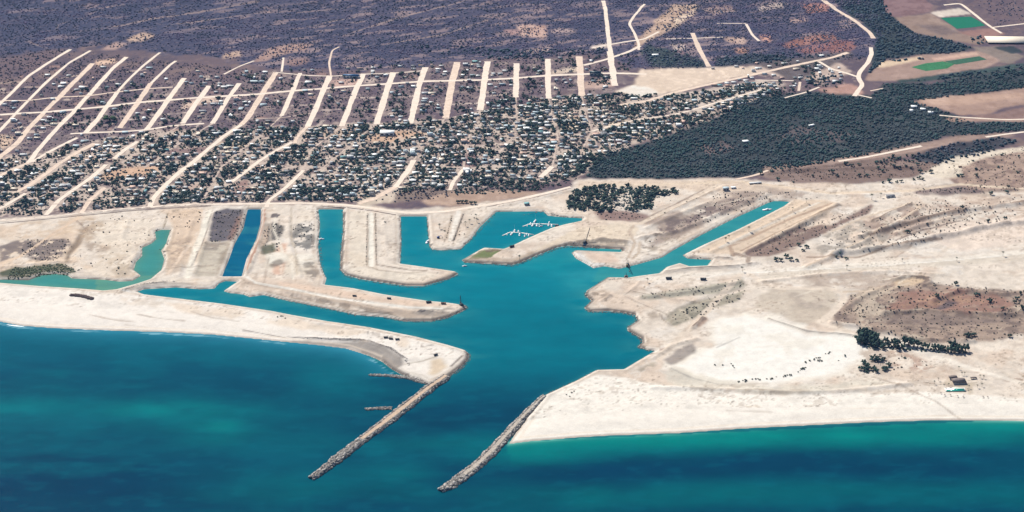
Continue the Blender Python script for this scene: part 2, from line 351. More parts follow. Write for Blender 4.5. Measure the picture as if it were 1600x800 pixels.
# valley fields and woodland floor
for pts, col, w in (([(1000, 80), (1010, 70), (1050, 78), (1094, 92), (1098, 104), (1020, 105)], (60, 72, 72), 10), ([(1112, 92), (1180, 84), (1240, 90), (1235, 96), (1120, 104)], (62, 72, 80), 10),
  ([(1296, 0), (1372, 0), (1400, 30), (1430, 52), (1480, 62), (1524, 76), (1480, 84), (1430, 86), (1385, 93), (1358, 114), (1365, 80), (1370, 60), (1350, 40), (1315, 15)], (52, 64, 66), 8),
  ([(1180, 98), (1240, 130), (1330, 88), (1330, 80), (1260, 88)], (100, 90, 92), 8),
  ([(1372, -5), (1380, 15), (1395, 27), (1420, 25), (1452, 18), (1458, 8), (1435, -8)], (138, 108, 108), 3),
  ([(1395, 27), (1420, 25), (1455, 21), (1478, 35), (1500, 50), (1545, 62), (1530, 70), (1480, 62), (1430, 51), (1410, 38)], (160, 136, 122), 5),
  ([(1430, 38), (1475, 40), (1500, 52), (1470, 55)], (130, 112, 108), 6), ([(1455, 20), (1500, 12), (1518, 22), (1470, 27)], (228, 214, 200), 4),
  ([(1495, 50), (1550, 44), (1572, 52), (1545, 62)], (165, 128, 118), 4), ([(1520, 74), (1560, 72), (1600, 88), (1580, 100), (1540, 92)], (150, 135, 125), 5),
  ([(1352, 126), (1366, 106), (1380, 96), (1440, 86), (1530, 80), (1562, 94), (1540, 106), (1470, 116), (1400, 127)], (176, 148, 134), 5),
  ([(1368, 106), (1378, 97), (1440, 88), (1442, 92), (1390, 104)], (232, 206, 176), 3), ([(1455, 91), (1525, 81), (1530, 86), (1460, 95)], (218, 182, 162), 3),
  ([(1400, 126), (1470, 116), (1560, 104), (1600, 98), (1600, 106), (1480, 124), (1405, 130)], (58, 78, 74), 4),
  ([(1550, 74), (1585, 72), (1600, 82), (1580, 84)], (50, 62, 66), 4),
  ([(915, 277), (925, 255), (955, 237), (1000, 226), (1040, 213), (1080, 197), (1120, 185), (1160, 165), (1200, 150), (1260, 143), (1320, 148), (1360, 150), (1380, 130), (1450, 131), (1540, 115), (1700, 95), (1700, 130), (1520, 147), (1425, 158), (1465, 170), (1500, 183), (1520, 192), (1700, 188), (1700, 202), (1560, 208), (1480, 213), (1420, 231), (1350, 246), (1300, 253), (1200, 268), (1150, 278), (1100, 277), (1000, 279)], (58, 66, 68), 10),
  ([(1190, 262), (1300, 250), (1420, 228), (1500, 212), (1560, 208), (1590, 212), (1500, 222), (1440, 240), (1350, 255), (1200, 272)], (170, 145, 132), 6),
  ([(1425, 243), (1500, 222), (1560, 214), (1590, 220), (1540, 240), (1480, 256), (1440, 256)], (66, 66, 72), 8),
  ([(1422, 160), (1480, 150), (1520, 148), (1600, 137), (1720, 122), (1720, 155), (1600, 163), (1570, 168), (1540, 180), (1500, 180), (1470, 170)], (178, 148, 132), 4),
  ([(1430, 156), (1500, 150), (1600, 145), (1600, 152), (1500, 165), (1450, 162)], (200, 168, 148), 6),
  ([(1550, 178), (1600, 168), (1720, 158), (1720, 182), (1600, 188), (1480, 187)], (150, 122, 114), 5),
  ([(1480, 190), (1600, 190), (1600, 186), (1480, 184)], (180, 150, 135), 3),
  ([(1190, 268), (1300, 255), (1430, 250), (1470, 258), (1430, 276), (1340, 288), (1240, 283), (1200, 280)], (140, 118, 108), 7)):
    P(pts, col, w, .95); P(pts, tuple(min(255, c + 22) for c in col), w, .5, (1, .52, .66)); P(pts, tuple(max(0, c - 22) for c in col), w, .5, (2, .52, .66))
P([(1200, 215), (1250, 200), (1300, 205), (1360, 210), (1300, 222), (1220, 225)], (110, 98, 98), 20, .8, (4, .5, .6)); P([(1090, 225), (1170, 205), (1175, 225), (1110, 245)], (130, 108, 104), 20, .8, (4, .48, .6))
# right hand coastal plain
GP = [  # (pts, colour, warp, alpha, mottle)
 ([(905, 282), (1160, 282), (1240, 292), (1240, 300), (1100, 300), (1060, 294), (905, 290)], (226, 204, 182), 6, .8, None),
 ([(1480, 262), (1600, 228), (1750, 200), (1750, 300), (1600, 300), (1520, 300), (1490, 285)], (178, 152, 136), 8, .95, None),
 ([(1480, 262), (1600, 228), (1750, 200), (1750, 300), (1600, 300), (1520, 300), (1490, 285)], (130, 108, 100), 8, .7, (2, .5, .62)),
 ([(1456, 262), (1490, 245), (1600, 228), (1600, 236), (1540, 246), (1500, 262), (1505, 275), (1470, 280), (1450, 275)], (240, 226, 206), 5, .9, None),
 ([(1430, 295), (1480, 288), (1530, 295), (1540, 303), (1470, 305), (1430, 303)], (135, 115, 112), 6, .9, None),
 ([(1300, 352), (1360, 318), (1366, 322), (1356, 334), (1300, 358), (1240, 388), (1200, 402), (1165, 400), (1160, 392), (1200, 376), (1250, 352)], (140, 116, 106), 5, .95, None),
 ([(1240, 352), (1290, 332), (1300, 345), (1240, 370), (1190, 385), (1170, 395)], (205, 186, 168), 6, .7, (2, .48, .6)),
 ([(1280, 370), (1340, 345), (1400, 350), (1380, 380), (1320, 395), (1270, 398)], (178, 168, 156), 8, .9, (2, .4, .55)),
 ([(1340, 345), (1420, 320), (1550, 318), (1500, 340), (1420, 365), (1380, 375)], (170, 145, 130), 10, .75, (4, .46, .58)),
 ([(1400, 318), (1600, 300), (1750, 290), (1750, 340), (1560, 352), (1450, 372)], (196, 172, 154), 10, .6, (2, .5, .62)),
 ([(1440, 372), (1500, 348), (1600, 340), (1750, 330), (1750, 375), (1600, 380), (1500, 392)], (240, 222, 206), 6, .85, None),
 ([(1185, 422), (1350, 412), (1500, 402), (1600, 392), (1750, 380), (1750, 400), (1600, 408), (1400, 420), (1190, 436)], (226, 214, 198), 4, .9, None),
 ([(1185, 445), (1250, 432), (1380, 430), (1460, 432), (1450, 445), (1380, 456), (1300, 450), (1200, 448)], (190, 172, 156), 8, .8, (1, .35, .5)),
 ([(1210, 450), (1300, 452), (1316, 462), (1298, 485), (1262, 508), (1240, 504), (1175, 478)], (208, 194, 176), 8, .85, None),
 ([(1235, 458), (1300, 458), (1300, 470), (1280, 485), (1240, 478)], (188, 174, 160), 12, .7, (1, .4, .55)),
 ([(1330, 460), (1400, 440), (1455, 440), (1480, 448), (1600, 455), (1750, 455), (1750, 520), (1600, 522), (1520, 535), (1430, 535), (1345, 512), (1298, 503), (1312, 480)], (172, 150, 134), 8, .95, None),
 ([(1330, 460), (1400, 440), (1455, 440), (1480, 448), (1600, 455), (1750, 455), (1750, 520), (1600, 522), (1520, 535), (1430, 535), (1345, 512), (1298, 503), (1312, 480)], (120, 104, 98), 8, .7, (2, .5, .6)),
 ([(1330, 460), (1400, 440), (1600, 455), (1600, 522), (1430, 535), (1345, 512)], (212, 196, 176), 8, .7, (4, .55, .63)),
 ([(1382, 488), (1395, 470), (1425, 455), (1480, 450), (1560, 465), (1592, 482), (1560, 490), (1480, 489), (1430, 482)], (160, 122, 108), 16, .85, (1, .3, .45)),
 ([(1400, 478), (1470, 455), (1540, 470), (1480, 488)], (196, 160, 134), 10, .6, (2, .5, .6)),
 ([(1460, 485), (1478, 470), (1496, 472), (1490, 480), (1466, 486)], (104, 92, 96), 4, .9, None),
 ([(1374, 495), (1450, 490), (1590, 500), (1580, 506), (1480, 508), (1380, 505)], (128, 112, 106), 6, .6, None),
 ([(1395, 440), (1440, 430), (1452, 436), (1430, 446), (1400, 448)], (222, 196, 166), 4, .95, None),
 ([(1390, 432), (1400, 430), (1452, 434), (1455, 440), (1440, 446), (1445, 437), (1410, 433)], (135, 118, 108), 2, .9, None),
 ([(1110, 500), (1140, 486), (1175, 490), (1215, 502), (1262, 518), (1338, 524), (1356, 545), (1350, 572), (1300, 592), (1200, 602), (1120, 600), (1046, 574), (1075, 560), (1090, 548), (1112, 534)], (250, 243, 230), 26, .75, None),
 ([(1120, 506), (1140, 490), (1175, 494), (1215, 506), (1262, 521), (1334, 528), (1350, 545), (1340, 566), (1290, 586), (1200, 596), (1120, 594), (1060, 573), (1100, 552), (1120, 534)], (252, 248, 240), 12, .85, None),
 ([(1130, 500), (1220, 520), (1300, 535), (1200, 560), (1100, 585), (1130, 540)], (238, 230, 216), 20, .6, (4, .5, .62)),
 ([(1050, 575), (1200, 605), (1300, 600), (1345, 590), (1400, 600), (1260, 618), (1100, 612), (1020, 604)], (224, 216, 200), 8, .7, (4, .4, .55)),
 ([(1015, 604), (1100, 608), (1250, 612), (1330, 608), (1330, 613), (1200, 617), (1060, 616), (1010, 608)], (196, 184, 168), 5, .8, (1, .4, .5)),
 ([(1040, 562), (1060, 546), (1082, 536), (1090, 550), (1070, 560), (1050, 572)], (160, 150, 142), 4, .9, None),
 ([(1030, 545), (1042, 543), (1052, 546), (1035, 552)], (150, 124, 112), 4, .9, None),
 ([(990, 580), (1030, 562), (1018, 578), (1004, 584)], (190, 178, 160), 4, .9, (2, .4, .5)),
 ([(1000, 462), (1060, 452), (1110, 444), (1160, 437), (1164, 446), (1140, 456), (1080, 462), (1040, 466), (1000, 468)], (178, 172, 156), 5, .95, None),
 ([(1045, 490), (1060, 480), (1100, 465), (1150, 458), (1166, 452), (1158, 466), (1120, 480), (1080, 500), (1055, 512), (1040, 500)], (172, 164, 146), 5, .95, None),
 ([(1070, 485), (1120, 470), (1110, 482), (1080, 498)], (130, 126, 112), 6, .8, (2, .4, .5)),
 ([(1080, 502), (1100, 492), (1108, 500), (1090, 512)], (180, 150, 130), 5, .8, None),
 ([(925, 458), (950, 452), (958, 462), (940, 470), (930, 466)], (182, 164, 146), 5, .8, (2, .4, .5)),
 ([(1010, 490), (1025, 487), (1030, 496), (1015, 499)], (170, 156, 140), 5, .8, None),
 ([(925, 330), (980, 330), (1010, 335), (1020, 342), (980, 348), (940, 344)], (150, 122, 114), 6, .95, None),
 ([(980, 348), (1010, 342), (1060, 330), (1110, 320), (1160, 300), (1200, 300), (1180, 315), (1120, 342), (1070, 368), (1020, 385), (990, 384), (1040, 368), (1030, 352)], (168, 150, 138), 8, .9, (1, .3, .45)),
 ([(1040, 345), (1100, 325), (1150, 308), (1190, 305), (1140, 330), (1060, 365), (1010, 382)], (122, 106, 104), 6, .8, (2, .48, .58)),
 ([(1120, 300), (1200, 296), (1290, 304), (1300, 312), (1240, 312), (1190, 316)], (170, 152, 140), 6, .8, (1, .4, .5)),
 ([(1010, 372), (1040, 362), (1060, 375), (1020, 392), (1000, 396)], (160, 146, 130), 5, .8, (2, .45, .55)),
 ([(1240, 312), (1290, 312), (1310, 318), (1300, 330), (1160, 395), (1150, 398), (1120, 396), (1080, 396)], (228, 206, 182), 3, .95, None),
 ([(1400, 570), (1440, 565), (1480, 580), (1450, 595), (1425, 590)], (212, 186, 164), 8, .9, (4, .4, .5)),
 ([(1390, 545), (1430, 555), (1460, 570), (1440, 585), (1395, 575), (1360, 560)], (192, 164, 146), 7, .85, (2, .42, .54)),
 ([(1560, 588), (1600, 584), (1660, 590), (1620, 602), (1580, 600)], (176, 156, 138), 5, .9, (2, .4, .5)),
 ([(1470, 600), (1500, 590), (1530, 600), (1520, 615), (1480, 612)], (205, 190, 168), 8, .8, (2, .4, .5)),
 ([(1345, 540), (1380, 540), (1400, 560), (1390, 585), (1350, 588), (1338, 575)], (205, 188, 172), 6, .8, (2, .4, .5)),
 # beaches
 ([(850, 616), (932, 585), (975, 590), (1040, 604), (1200, 618), (1330, 614), (1450, 612), (1600, 622), (1900, 630), (1900, 720), (780, 720)], (250, 243, 232), 4, .95, None),
 ([(-400, 440), (0, 444), (150, 456), (230, 463), (350, 478), (500, 503), (620, 524), (725, 548), (735, 560), (660, 598), (600, 575), (560, 552), (450, 540), (0, 510), (-400, 500)], (248, 240, 230), 3, .95, None),
 ([(250, 470), (420, 490), (640, 530), (640, 545), (560, 528), (430, 508), (300, 492)], (232, 212, 190), 8, .7, (1, .4, .55)),
 ([(180, 462), (260, 468), (250, 480), (200, 475)], (222, 206, 188), 8, .6, (2, .4, .55)),
 ([(575, 534), (600, 541), (628, 558), (632, 570), (612, 580), (594, 560), (545, 542), (470, 536), (440, 531), (500, 532)], (164, 156, 148), 3, .95, None),
 ([(420, 532), (500, 536), (560, 546), (540, 548), (450, 540)], (205, 200, 194), 3, .8, None),
 ([(672, 562), (690, 558), (697, 572), (680, 585), (668, 585)], (226, 202, 170), 6, .8, None),
 # left canals
 ([(0, 345), (120, 335), (300, 325), (330, 325), (310, 440), (240, 440), (0, 430)], (228, 204, 178), 6, .6, (1, .4, .6)),
 ([(150, 345), (240, 340), (235, 370), (212, 400), (205, 430), (130, 430), (170, 390), (140, 370)], (238, 224, 206), 8, .8, None),
 ([(0, 385), (30, 375), (60, 375), (105, 373), (112, 385), (100, 400), (85, 408), (60, 408), (30, 400), (0, 408)], (112, 100, 100), 5, .85, (2, .36, .46)),
 ([(110, 385), (135, 350), (140, 355), (128, 380), (112, 395), (106, 412), (102, 405)], (140, 120, 100), 3, .8, None),
 ([(135, 380), (160, 378), (175, 390), (150, 395), (138, 392)], (168, 150, 132), 6, .7, (2, .4, .5)),
 ([(0, 425), (25, 418), (100, 412), (115, 420), (120, 425), (100, 431), (65, 430), (45, 440), (0, 437)], (74, 84, 60), 3, .95, None),
 ([(5, 432), (40, 432), (95, 424), (105, 428), (65, 432), (45, 440), (0, 438)], (96, 88, 78), 3, .9, None),
 ([(262, 330), (318, 328), (312, 360), (292, 400), (260, 430), (258, 405), (266, 380), (270, 355)], (226, 200, 174), 5, .8, None),
 ([(270, 375), (300, 372), (298, 400), (275, 415), (262, 400)], (178, 158, 140), 6, .7, (2, .4, .5)),
 ([(336, 330), (352, 326), (386, 327), (380, 355), (365, 376), (325, 378), (330, 350)], (96, 90, 98), 3, .95, None),
 ([(372, 340), (386, 330), (378, 360), (365, 378), (355, 372)], (150, 116, 104), 4, .8, None),
 ([(320, 378), (362, 378), (350, 410), (342, 430), (302, 432), (310, 400)], (205, 194, 176), 5, .9, None),
 ([(320, 378), (355, 378), (345, 390), (318, 392)], (140, 128, 118), 5, .7, (2, .4, .5)),
 ([(408, 326), (416, 326), (414, 345), (402, 390), (390, 415), (382, 430), (385, 405), (402, 374)], (188, 140, 116), 2, .95, None),
 ([(418, 350), (430, 346), (444, 355), (438, 372), (418, 378), (410, 398), (408, 385)], (110, 104, 98), 5, .95, None),
 ([(424, 335), (432, 333), (438, 336), (432, 341), (424, 340)], (110, 100, 98), 1, .95, None),
 ([(408, 385), (428, 380), (434, 392), (420, 398), (410, 398)], (98, 100, 78), 4, .95, None),
 ([(458, 352), (482, 345), (490, 350), (496, 385), (480, 392), (460, 388), (455, 370)], (118, 116, 112), 6, .85, (2, .36, .46)),
 ([(414, 402), (430, 398), (450, 395), (490, 398), (498, 415), (490, 430), (440, 428), (415, 418)], (225, 212, 194), 6, .8, None),
 ([(436, 380), (448, 380), (442, 430), (426, 430), (428, 400)], (224, 186, 162), 4, .9, None),
 ([(472, 424), (490, 420), (498, 412), (502, 400), (500, 425), (488, 438)], (120, 108, 98), 4, .7, (2, .4, .5)),
 ([(380, 444), (420, 450), (500, 470), (570, 485), (640, 497), (700, 494), (700, 486), (620, 482), (520, 468), (440, 450), (385, 438)], (186, 168, 150), 6, .9, None),
 ([(430, 440), (500, 448), (600, 464), (700, 476), (715, 478), (640, 478), (520, 462), (440, 448)], (232, 206, 184), 3, .9, None),
 ([(652, 485), (662, 483), (678, 486), (672, 491), (655, 491)], (70, 66, 72), 2, .95, None),
 ([(596, 360), (622, 350), (625, 405), (612, 412), (606, 395)], (190, 178, 166), 6, .7, (1, .35, .5)),
 ([(545, 330), (572, 330), (572, 418), (600, 424), (690, 428), (660, 440), (600, 436), (545, 424)], (236, 224, 206), 4, .7, None),
 ([(736, 402), (750, 391), (786, 390), (776, 396), (765, 403), (730, 406)], (112, 126, 72), 1, .95, None),
 ([(756, 390), (775, 388), (786, 391), (776, 393), (760, 394)], (120, 100, 86), 2, .7, None),
 ([(800, 408), (850, 384), (900, 358), (960, 348), (1000, 355), (980, 382), (940, 384), (885, 378), (840, 394), (812, 406)], (232, 214, 190), 5, .8, None),
 ([(880, 376), (940, 372), (985, 376), (985, 384), (940, 387), (887, 382)], (150, 138, 126), 3, .8, (2, .3, .45)),
 ([(894, 394), (905, 395), (925, 410), (945, 410), (945, 417), (925, 420), (900, 405)], (248, 246, 242), 2, .95, None),
 ([(912, 392), (960, 398), (970, 410), (940, 410), (918, 402)], (226, 200, 180), 4, .8, None)]
for g in GP: P(*g)
for g in ([([(418, 396), (440, 392), (452, 400), (440, 412), (416, 412)], (246, 240, 226), 5, .9, (1, .3, .45)), ([(462, 398), (492, 396), (496, 412), (470, 418)], (246, 238, 224), 5, .9, (2, .3, .45)), ([(412, 352), (420, 352), (416, 380), (406, 386)], (214, 190, 168), 4, .8, None), ([(470, 330), (492, 330), (492, 344), (462, 350)], (236, 222, 204), 5, .8, None), ([(420, 410), (440, 404), (444, 412), (424, 418)], (140, 130, 118), 4, .8, (2, .4, .5)),
  ([(470, 410), (496, 408), (494, 418), (474, 420)], (120, 110, 100), 4, .7, (2, .4, .55)), ([(20, 350), (120, 340), (110, 368), (30, 372)], (216, 192, 166), 12, .8, (4, .4, .55)), ([(150, 395), (205, 392), (200, 412), (150, 415)], (214, 196, 174), 10, .8, (2, .4, .55)), ([(120, 345), (150, 340), (165, 360), (140, 380), (125, 372)], (186, 162, 136), 10, .7, (2, .38, .5)), ([(175, 415), (206, 400), (200, 430), (180, 436)], (190, 172, 150), 8, .7, (2, .4, .55)), ([(262, 405), (280, 395), (285, 425), (258, 432)], (196, 176, 156), 8, .8, (4, .4, .52)),
  ([(344, 395), (358, 385), (352, 410), (340, 428)], (160, 146, 128), 5, .7, (2, .4, .5)), ([(400, 455), (450, 460), (520, 473), (600, 488), (560, 488), (460, 470)], (150, 134, 118), 5, .75, (2, .42, .52)), ([(640, 482), (700, 480), (715, 484), (690, 494), (650, 492)], (160, 150, 140), 5, .8, (2, .4, .5)), ([(545, 395), (570, 398), (600, 425), (640, 432), (560, 428)], (222, 206, 186), 8, .7, (1, .4, .5)),
  ([(690, 340), (700, 336), (696, 372), (680, 376)], (206, 190, 172), 5, .7, (2, .4, .5)), ([(732, 338), (760, 336), (735, 368), (722, 380)], (212, 196, 178), 5, .7, (1, .4, .5)), ([(730, 406), (800, 410), (812, 407), (840, 396), (835, 392), (800, 404), (740, 402)], (170, 152, 132), 4, .7, (1, .35, .45)), ([(838, 352), (880, 347), (900, 352), (860, 362)], (246, 236, 220), 5, .8, None)]): P(*g)
# tracks and paths worn into the ground, plus dark lines along embankments
for pts, w, col in (([(0, 412), (30, 402), (65, 378), (110, 348), (125, 340)], 8, (232, 206, 180)), ([(262, 428), (300, 380), (315, 360)], 7, (236, 214, 192)),
  ([(905, 330), (925, 345), (960, 347), (1000, 350), (1040, 330), (1100, 300), (1130, 286)], 12, (236, 218, 198)), ([(990, 352), (983, 362), (992, 380), (982, 402)], 7, (205, 186, 166)), ([(1000, 378), (998, 395), (988, 405)], 6, (208, 190, 170)),
  ([(1000, 345), (1050, 322), (1100, 296)], 3, (160, 140, 126)), ([(1006, 350), (1056, 326), (1112, 300)], 3, (176, 156, 138)),
  ([(1146, 398), (1140, 385), (1170, 372), (1240, 340), (1300, 318)], 7, (190, 164, 142)), ([(1125, 388), (1200, 352), (1280, 316)], 5, (250, 238, 222)), ([(1158, 392), (1230, 356), (1310, 322)], 4, (170, 146, 126)),
  ([(1168, 410), (1170, 402), (1150, 396)], 8, (170, 150, 134)), ([(1165, 424), (1190, 440), (1215, 450), (1290, 450), (1318, 458), (1318, 470), (1300, 490), (1280, 504), (1310, 514), (1345, 522)], 13, (238, 222, 204)),
  ([(1320, 456), (1380, 455), (1420, 442)], 8, (216, 196, 174)), ([(1160, 425), (1110, 480), (1060, 530), (1030, 560)], 14, (232, 216, 198)),
  ([(1000, 436), (1100, 428), (1180, 424), (1320, 414), (1500, 404), (1600, 392), (1760, 375)], 14, (244, 234, 220)), ([(1170, 426), (1330, 418), (1500, 406), (1600, 396)], 2.5, (255, 250, 240)),
  ([(905, 292), (1160, 284), (1300, 302), (1420, 298), (1500, 288), (1600, 296)], 12, (234, 214, 190)), ([(1260, 418), (1330, 385), (1400, 350), (1440, 325), (1425, 318), (1350, 340), (1300, 362)], 5, (216, 196, 174)),
  ([(1362, 346), (1400, 328), (1424, 320)], 3, (130, 112, 100)), ([(1360, 370), (1440, 345), (1520, 325), (1600, 318)], 7, (160, 138, 122)),
  ([(1262, 402), (1340, 402), (1400, 385), (1470, 375)], 6, (170, 148, 130)), ([(1400, 375), (1440, 360), (1500, 345)], 4, (130, 112, 104)),
  ([(1420, 542), (1450, 552), (1500, 570), (1600, 600)], 12, (246, 236, 222)), ([(1200, 498), (1260, 518), (1330, 524)], 3, (150, 144, 136)), ([(1120, 470), (1085, 472), (1040, 465), (985, 455), (975, 462), (1000, 474), (1040, 490), (1052, 500), (1045, 508), (1035, 498), (1030, 490)], 2.5, (168, 154, 138)),
  ([(1048, 575), (1080, 590), (1120, 600), (1150, 600)], 2.5, (190, 184, 174)), ([(1120, 543), (1155, 527)], 2, (196, 192, 186)), ([(1082, 512), (1098, 497)], 3, (130, 108, 96)),
  ([(382, 430), (400, 442), (460, 452), (530, 466), (640, 480), (690, 482)], 5, (250, 246, 236)), ([(430, 340), (428, 360), (436, 378), (442, 395), (456, 410), (458, 436)], 5, (240, 230, 214)), ([(455, 325), (455, 375), (462, 392), (464, 430)], 3, (205, 190, 170)),
  ([(576, 334), (574, 415), (590, 422), (640, 427), (665, 424)], 4, (186, 170, 152)), ([(580, 334), (580, 416)], 9, (252, 246, 232)), ([(586, 334), (588, 414), (640, 422), (668, 423)], 2.5, (150, 134, 118)),
  ([(717, 330), (712, 350), (704, 375)], 10, (248, 240, 228)), ([(724, 334), (716, 355), (708, 377)], 3, (110, 98, 90)), ([(706, 336), (698, 372)], 3, (190, 172, 152)),
  ([(327, 330), (318, 360), (304, 395), (293, 432)], 13, (250, 242, 226)), ([(330, 333), (320, 372), (300, 415)], 2, (130, 118, 110)),
  ([(160, 460), (190, 450), (215, 443), (235, 441)], 4, (236, 224, 206)), ([(190, 455), (225, 445), (262, 441)], 4, (84, 78, 78)), ([(240, 440), (290, 440), (350, 437), (376, 436)], 6, (236, 222, 204)),
  ([(190, 454), (400, 480), (560, 507), (725, 545)], 3.5, (255, 252, 246)), ([(705, 572), (722, 556)], 3, (120, 110, 100)),
  ([(0, 457), (-100, 452)], 2, (250, 245, 235)), ([(632, 569), (660, 564), (684, 556)], 3, (196, 186, 170)), ([(450, 525), (520, 530), (575, 533), (610, 545), (632, 560)], 4, (92, 84, 82)), ([(380, 515), (450, 527)], 2.5, (150, 140, 130)),
  ([(620, 586), (658, 592), (672, 597)], 4, (100, 92, 90)), ([(640, 583), (670, 590)], 3, (238, 230, 218)),
  ([(458, 470), (500, 478), (560, 487), (610, 491), (630, 498)], 4, (84, 74, 68)), ([(120, 345), (138, 360), (150, 370)], 2, (140, 120, 105)), ([(262, 334), (256, 355)], 4, (150, 134, 110)),
  ([(1065, 396), (1070, 399), (1100, 402), (1140, 404)], 3, (90, 80, 76)), ([(1040, 424), (1080, 420), (1150, 416), (1175, 412)], 3, (110, 98, 92)),
  ([(1090, 436), (1150, 424), (1168, 424)], 4, (245, 238, 228))):
    L(pts, w, col, .9, 1.2)
rt = random.Random(5)
for p in ([(40, 136), (66, 136)], [(160, 128), (182, 124)], [(108, 193), (146, 193)], [(52, 197), (94, 195)], [(0, 130), (30, 128)], [(0, 145), (20, 144)], [(200, 112), (232, 108)], [(96, 122), (120, 118)], [(20, 200), (45, 199)], [(20, 282), (56, 284)], [(60, 286), (105, 283)], [(0, 255), (30, 250)]): L(p, 5, (222, 198, 182), .8)
for k in range(150):
    x, y = rt.uniform(0, 940), rt.uniform(96, 205)
    if not inpoly(np.array([x]), np.array([y]), np.array([(0, 260), (-10, 130), (110, 82), (260, 100), (430, 114), (720, 98), (905, 90), (950, 100), (950, 140), (905, 150), (700, 185), (480, 198), (230, 204)]))[0]: continue
    w_, h_ = rt.uniform(5, 16), rt.uniform(1.5, 4); sk = h_ * (906 - x) / (y + 1000); P([(x, y), (x + w_, y - w_ * .05), (x + w_ - sk, y + h_ - w_ * .05), (x - sk, y + h_)], rt.choice([(206, 182, 168), (226, 204, 188), (150, 128, 124), (186, 150, 136)]), 5, rt.uniform(.5, .9))
for p in ([(85, 192), (150, 192)], [(505, 172), (548, 170)], [(553, 153), (598, 152)], [(650, 163), (700, 162)], [(707, 163), (750, 161)], [(540, 193), (592, 192)], [(455, 165), (495, 163)], [(290, 160), (350, 157)], [(560, 172), (600, 171)], [(605, 152), (650, 150)], [(200, 187), (232, 184)], [(240, 180), (290, 176)], [(760, 150), (805, 146)], [(30, 208), (70, 206)]): L(p, 5, (226, 206, 192), .85)
for k in range(60):
    x, y = rt.uniform(20, 1050), rt.uniform(195, 305); w_ = rt.uniform(15, 45); L([(x, y), (x + w_, y - w_ * .06)] if rt.random() < .7 else [(x, y), (x + w_ * .5, y - w_ * .55)], rt.uniform(4, 9), (222, 204, 190), .6 * float(inpoly(np.array([x]), np.array([y]), np.array(LOW))[0]))
for zx0, zx1, zy0, zy1, n, da in ((1180, 1600, 300, 470, 34, (-50, -8)), (900, 1180, 290, 400, 14, (-50, 30)), (960, 1180, 435, 560, 14, (-60, 60)), (0, 330, 335, 430, 16, (-20, 20)), (400, 500, 330, 440, 8, (-10, 10)), (800, 980, 350, 400, 8, (-30, 0)), (1350, 1600, 540, 610, 10, (10, 60)), (0, 700, 450, 545, 14, (20, 60)), (860, 1600, 600, 650, 14, (-4, 6))):
    for k in range(n):
        x0, y0 = rt.uniform(zx0, zx1), rt.uniform(zy0, zy1); p = [(x0, y0)]; dx = rt.uniform(20, 45)
        if zx0 == 0 and zy0 == 450: dy = dx * .16
        else: dy = dx * math.tan(R(rt.uniform(*da))) * .5
        if zx0 == 400: dx, dy = rt.uniform(-6, 2), rt.uniform(10, 20)
        for j in range(rt.randint(1, 3)): p.append((p[-1][0] + dx * rt.uniform(.6, 1.2), p[-1][1] + dy * rt.uniform(.5, 1.4)))
        L(p, rt.uniform(1.5, 4.5), rt.choice([(246, 234, 216), (178, 158, 140), (160, 142, 124), (236, 220, 200)]), rt.uniform(.25, .6), 2)
# individual shore treatment
wm, D = waterfield(G)
beach = np.maximum(pp([(-3000, 470), (0, 470), (420, 500), (560, 535), (598, 552), (598, 620), (-3000, 620)], 0), pp([(800, 655), (1000, 640), (1600, 630), (4200, 600), (4200, 800), (780, 800)], 0))
rocky = np.zeros(X.shape, np.float32)
for pts in ([(530, 330), (540, 330), (536, 420), (560, 430), (640, 440), (720, 422), (720, 450), (600, 450), (528, 435)], [(710, 395), (800, 400), (870, 375), (990, 375), (990, 392), (880, 392), (820, 416), (700, 415)],
            [(900, 440), (960, 430), (1000, 500), (1010, 545), (1040, 560), (900, 520)], [(705, 550), (745, 545), (745, 570), (700, 605), (660, 610), (690, 580)], [(660, 380), (760, 380), (780, 328), (760, 350), (735, 372), (715, 385), (672, 383)],
            [(640, 490), (740, 470), (740, 490), (690, 506), (620, 504)], [(560, 540), (640, 560), (640, 600), (590, 590)]):
    rocky = np.maximum(rocky, pp(pts, 0))
land = 1 - wm
lay(land * (1 - beach) * (1 - mU) * (1 - st(D, 3, 7 + 5 * n2)), A(244, 234, 220), .75); lay(land * (1 - beach) * st(D, 6, 8 + 5 * n2) * (1 - st(D, 9 + 4 * n2, 13 + 4 * n2)), A(176, 158, 140), .35)
lay(land * rocky * (1 - st(D, 4, 8 + 3 * n2)), A(112, 102, 94), .85)
lay(land * (1 - st(D, 1.2, 3.4)) * (1 - beach), A(84, 78, 72), .7)  # wet edge, darkened further with the facing banks' shade painted in
lay(land * beach * (1 - st(D, 2, 7)), A(190, 176, 160), .8); lay(land * beach * st(D, 9, 12) * (1 - st(D, 13, 17)), A(240, 222, 200), .5)
opn = land * (1 - mU) * (1 - beach)
salt = pp([(1110, 500), (1140, 486), (1215, 502), (1338, 524), (1356, 545), (1350, 572), (1300, 592), (1200, 602), (1120, 600), (1046, 574), (1112, 534)], 4)
opn = opn * (1 - .85 * salt)
f9 = fbm(X, Y, 9, 4, 51.); f40 = fbm(X * .6, Y, 35, 5, 57.)
C *= (1 + opn * ((f9 - .5) * .38 + (f40 - .5) * .42) + (1 - opn) * (f9 - .5) * .16)[..., None]
lay(opn * st(f9 * .5 + f40 * .5, .59, .66), A(160, 142, 124), .45)
lay(opn * st(fbm(X, Y, 4.5, 2, 63.), .72, .80) * st(f40, .42, .58), A(110, 98, 82), .55)
wdt = 7 + beach * 40
Z = np.where(wm > .5, -np.minimum(D * .35, 6), 3.0 * st(D, -.2 * wdt, wdt) ** 1.0 - 3.0 * st(0.0, -.2 * 1, 1) * np.clip(1 - D / wdt, 0, 1))
flat = st(D, 20, 60) * land
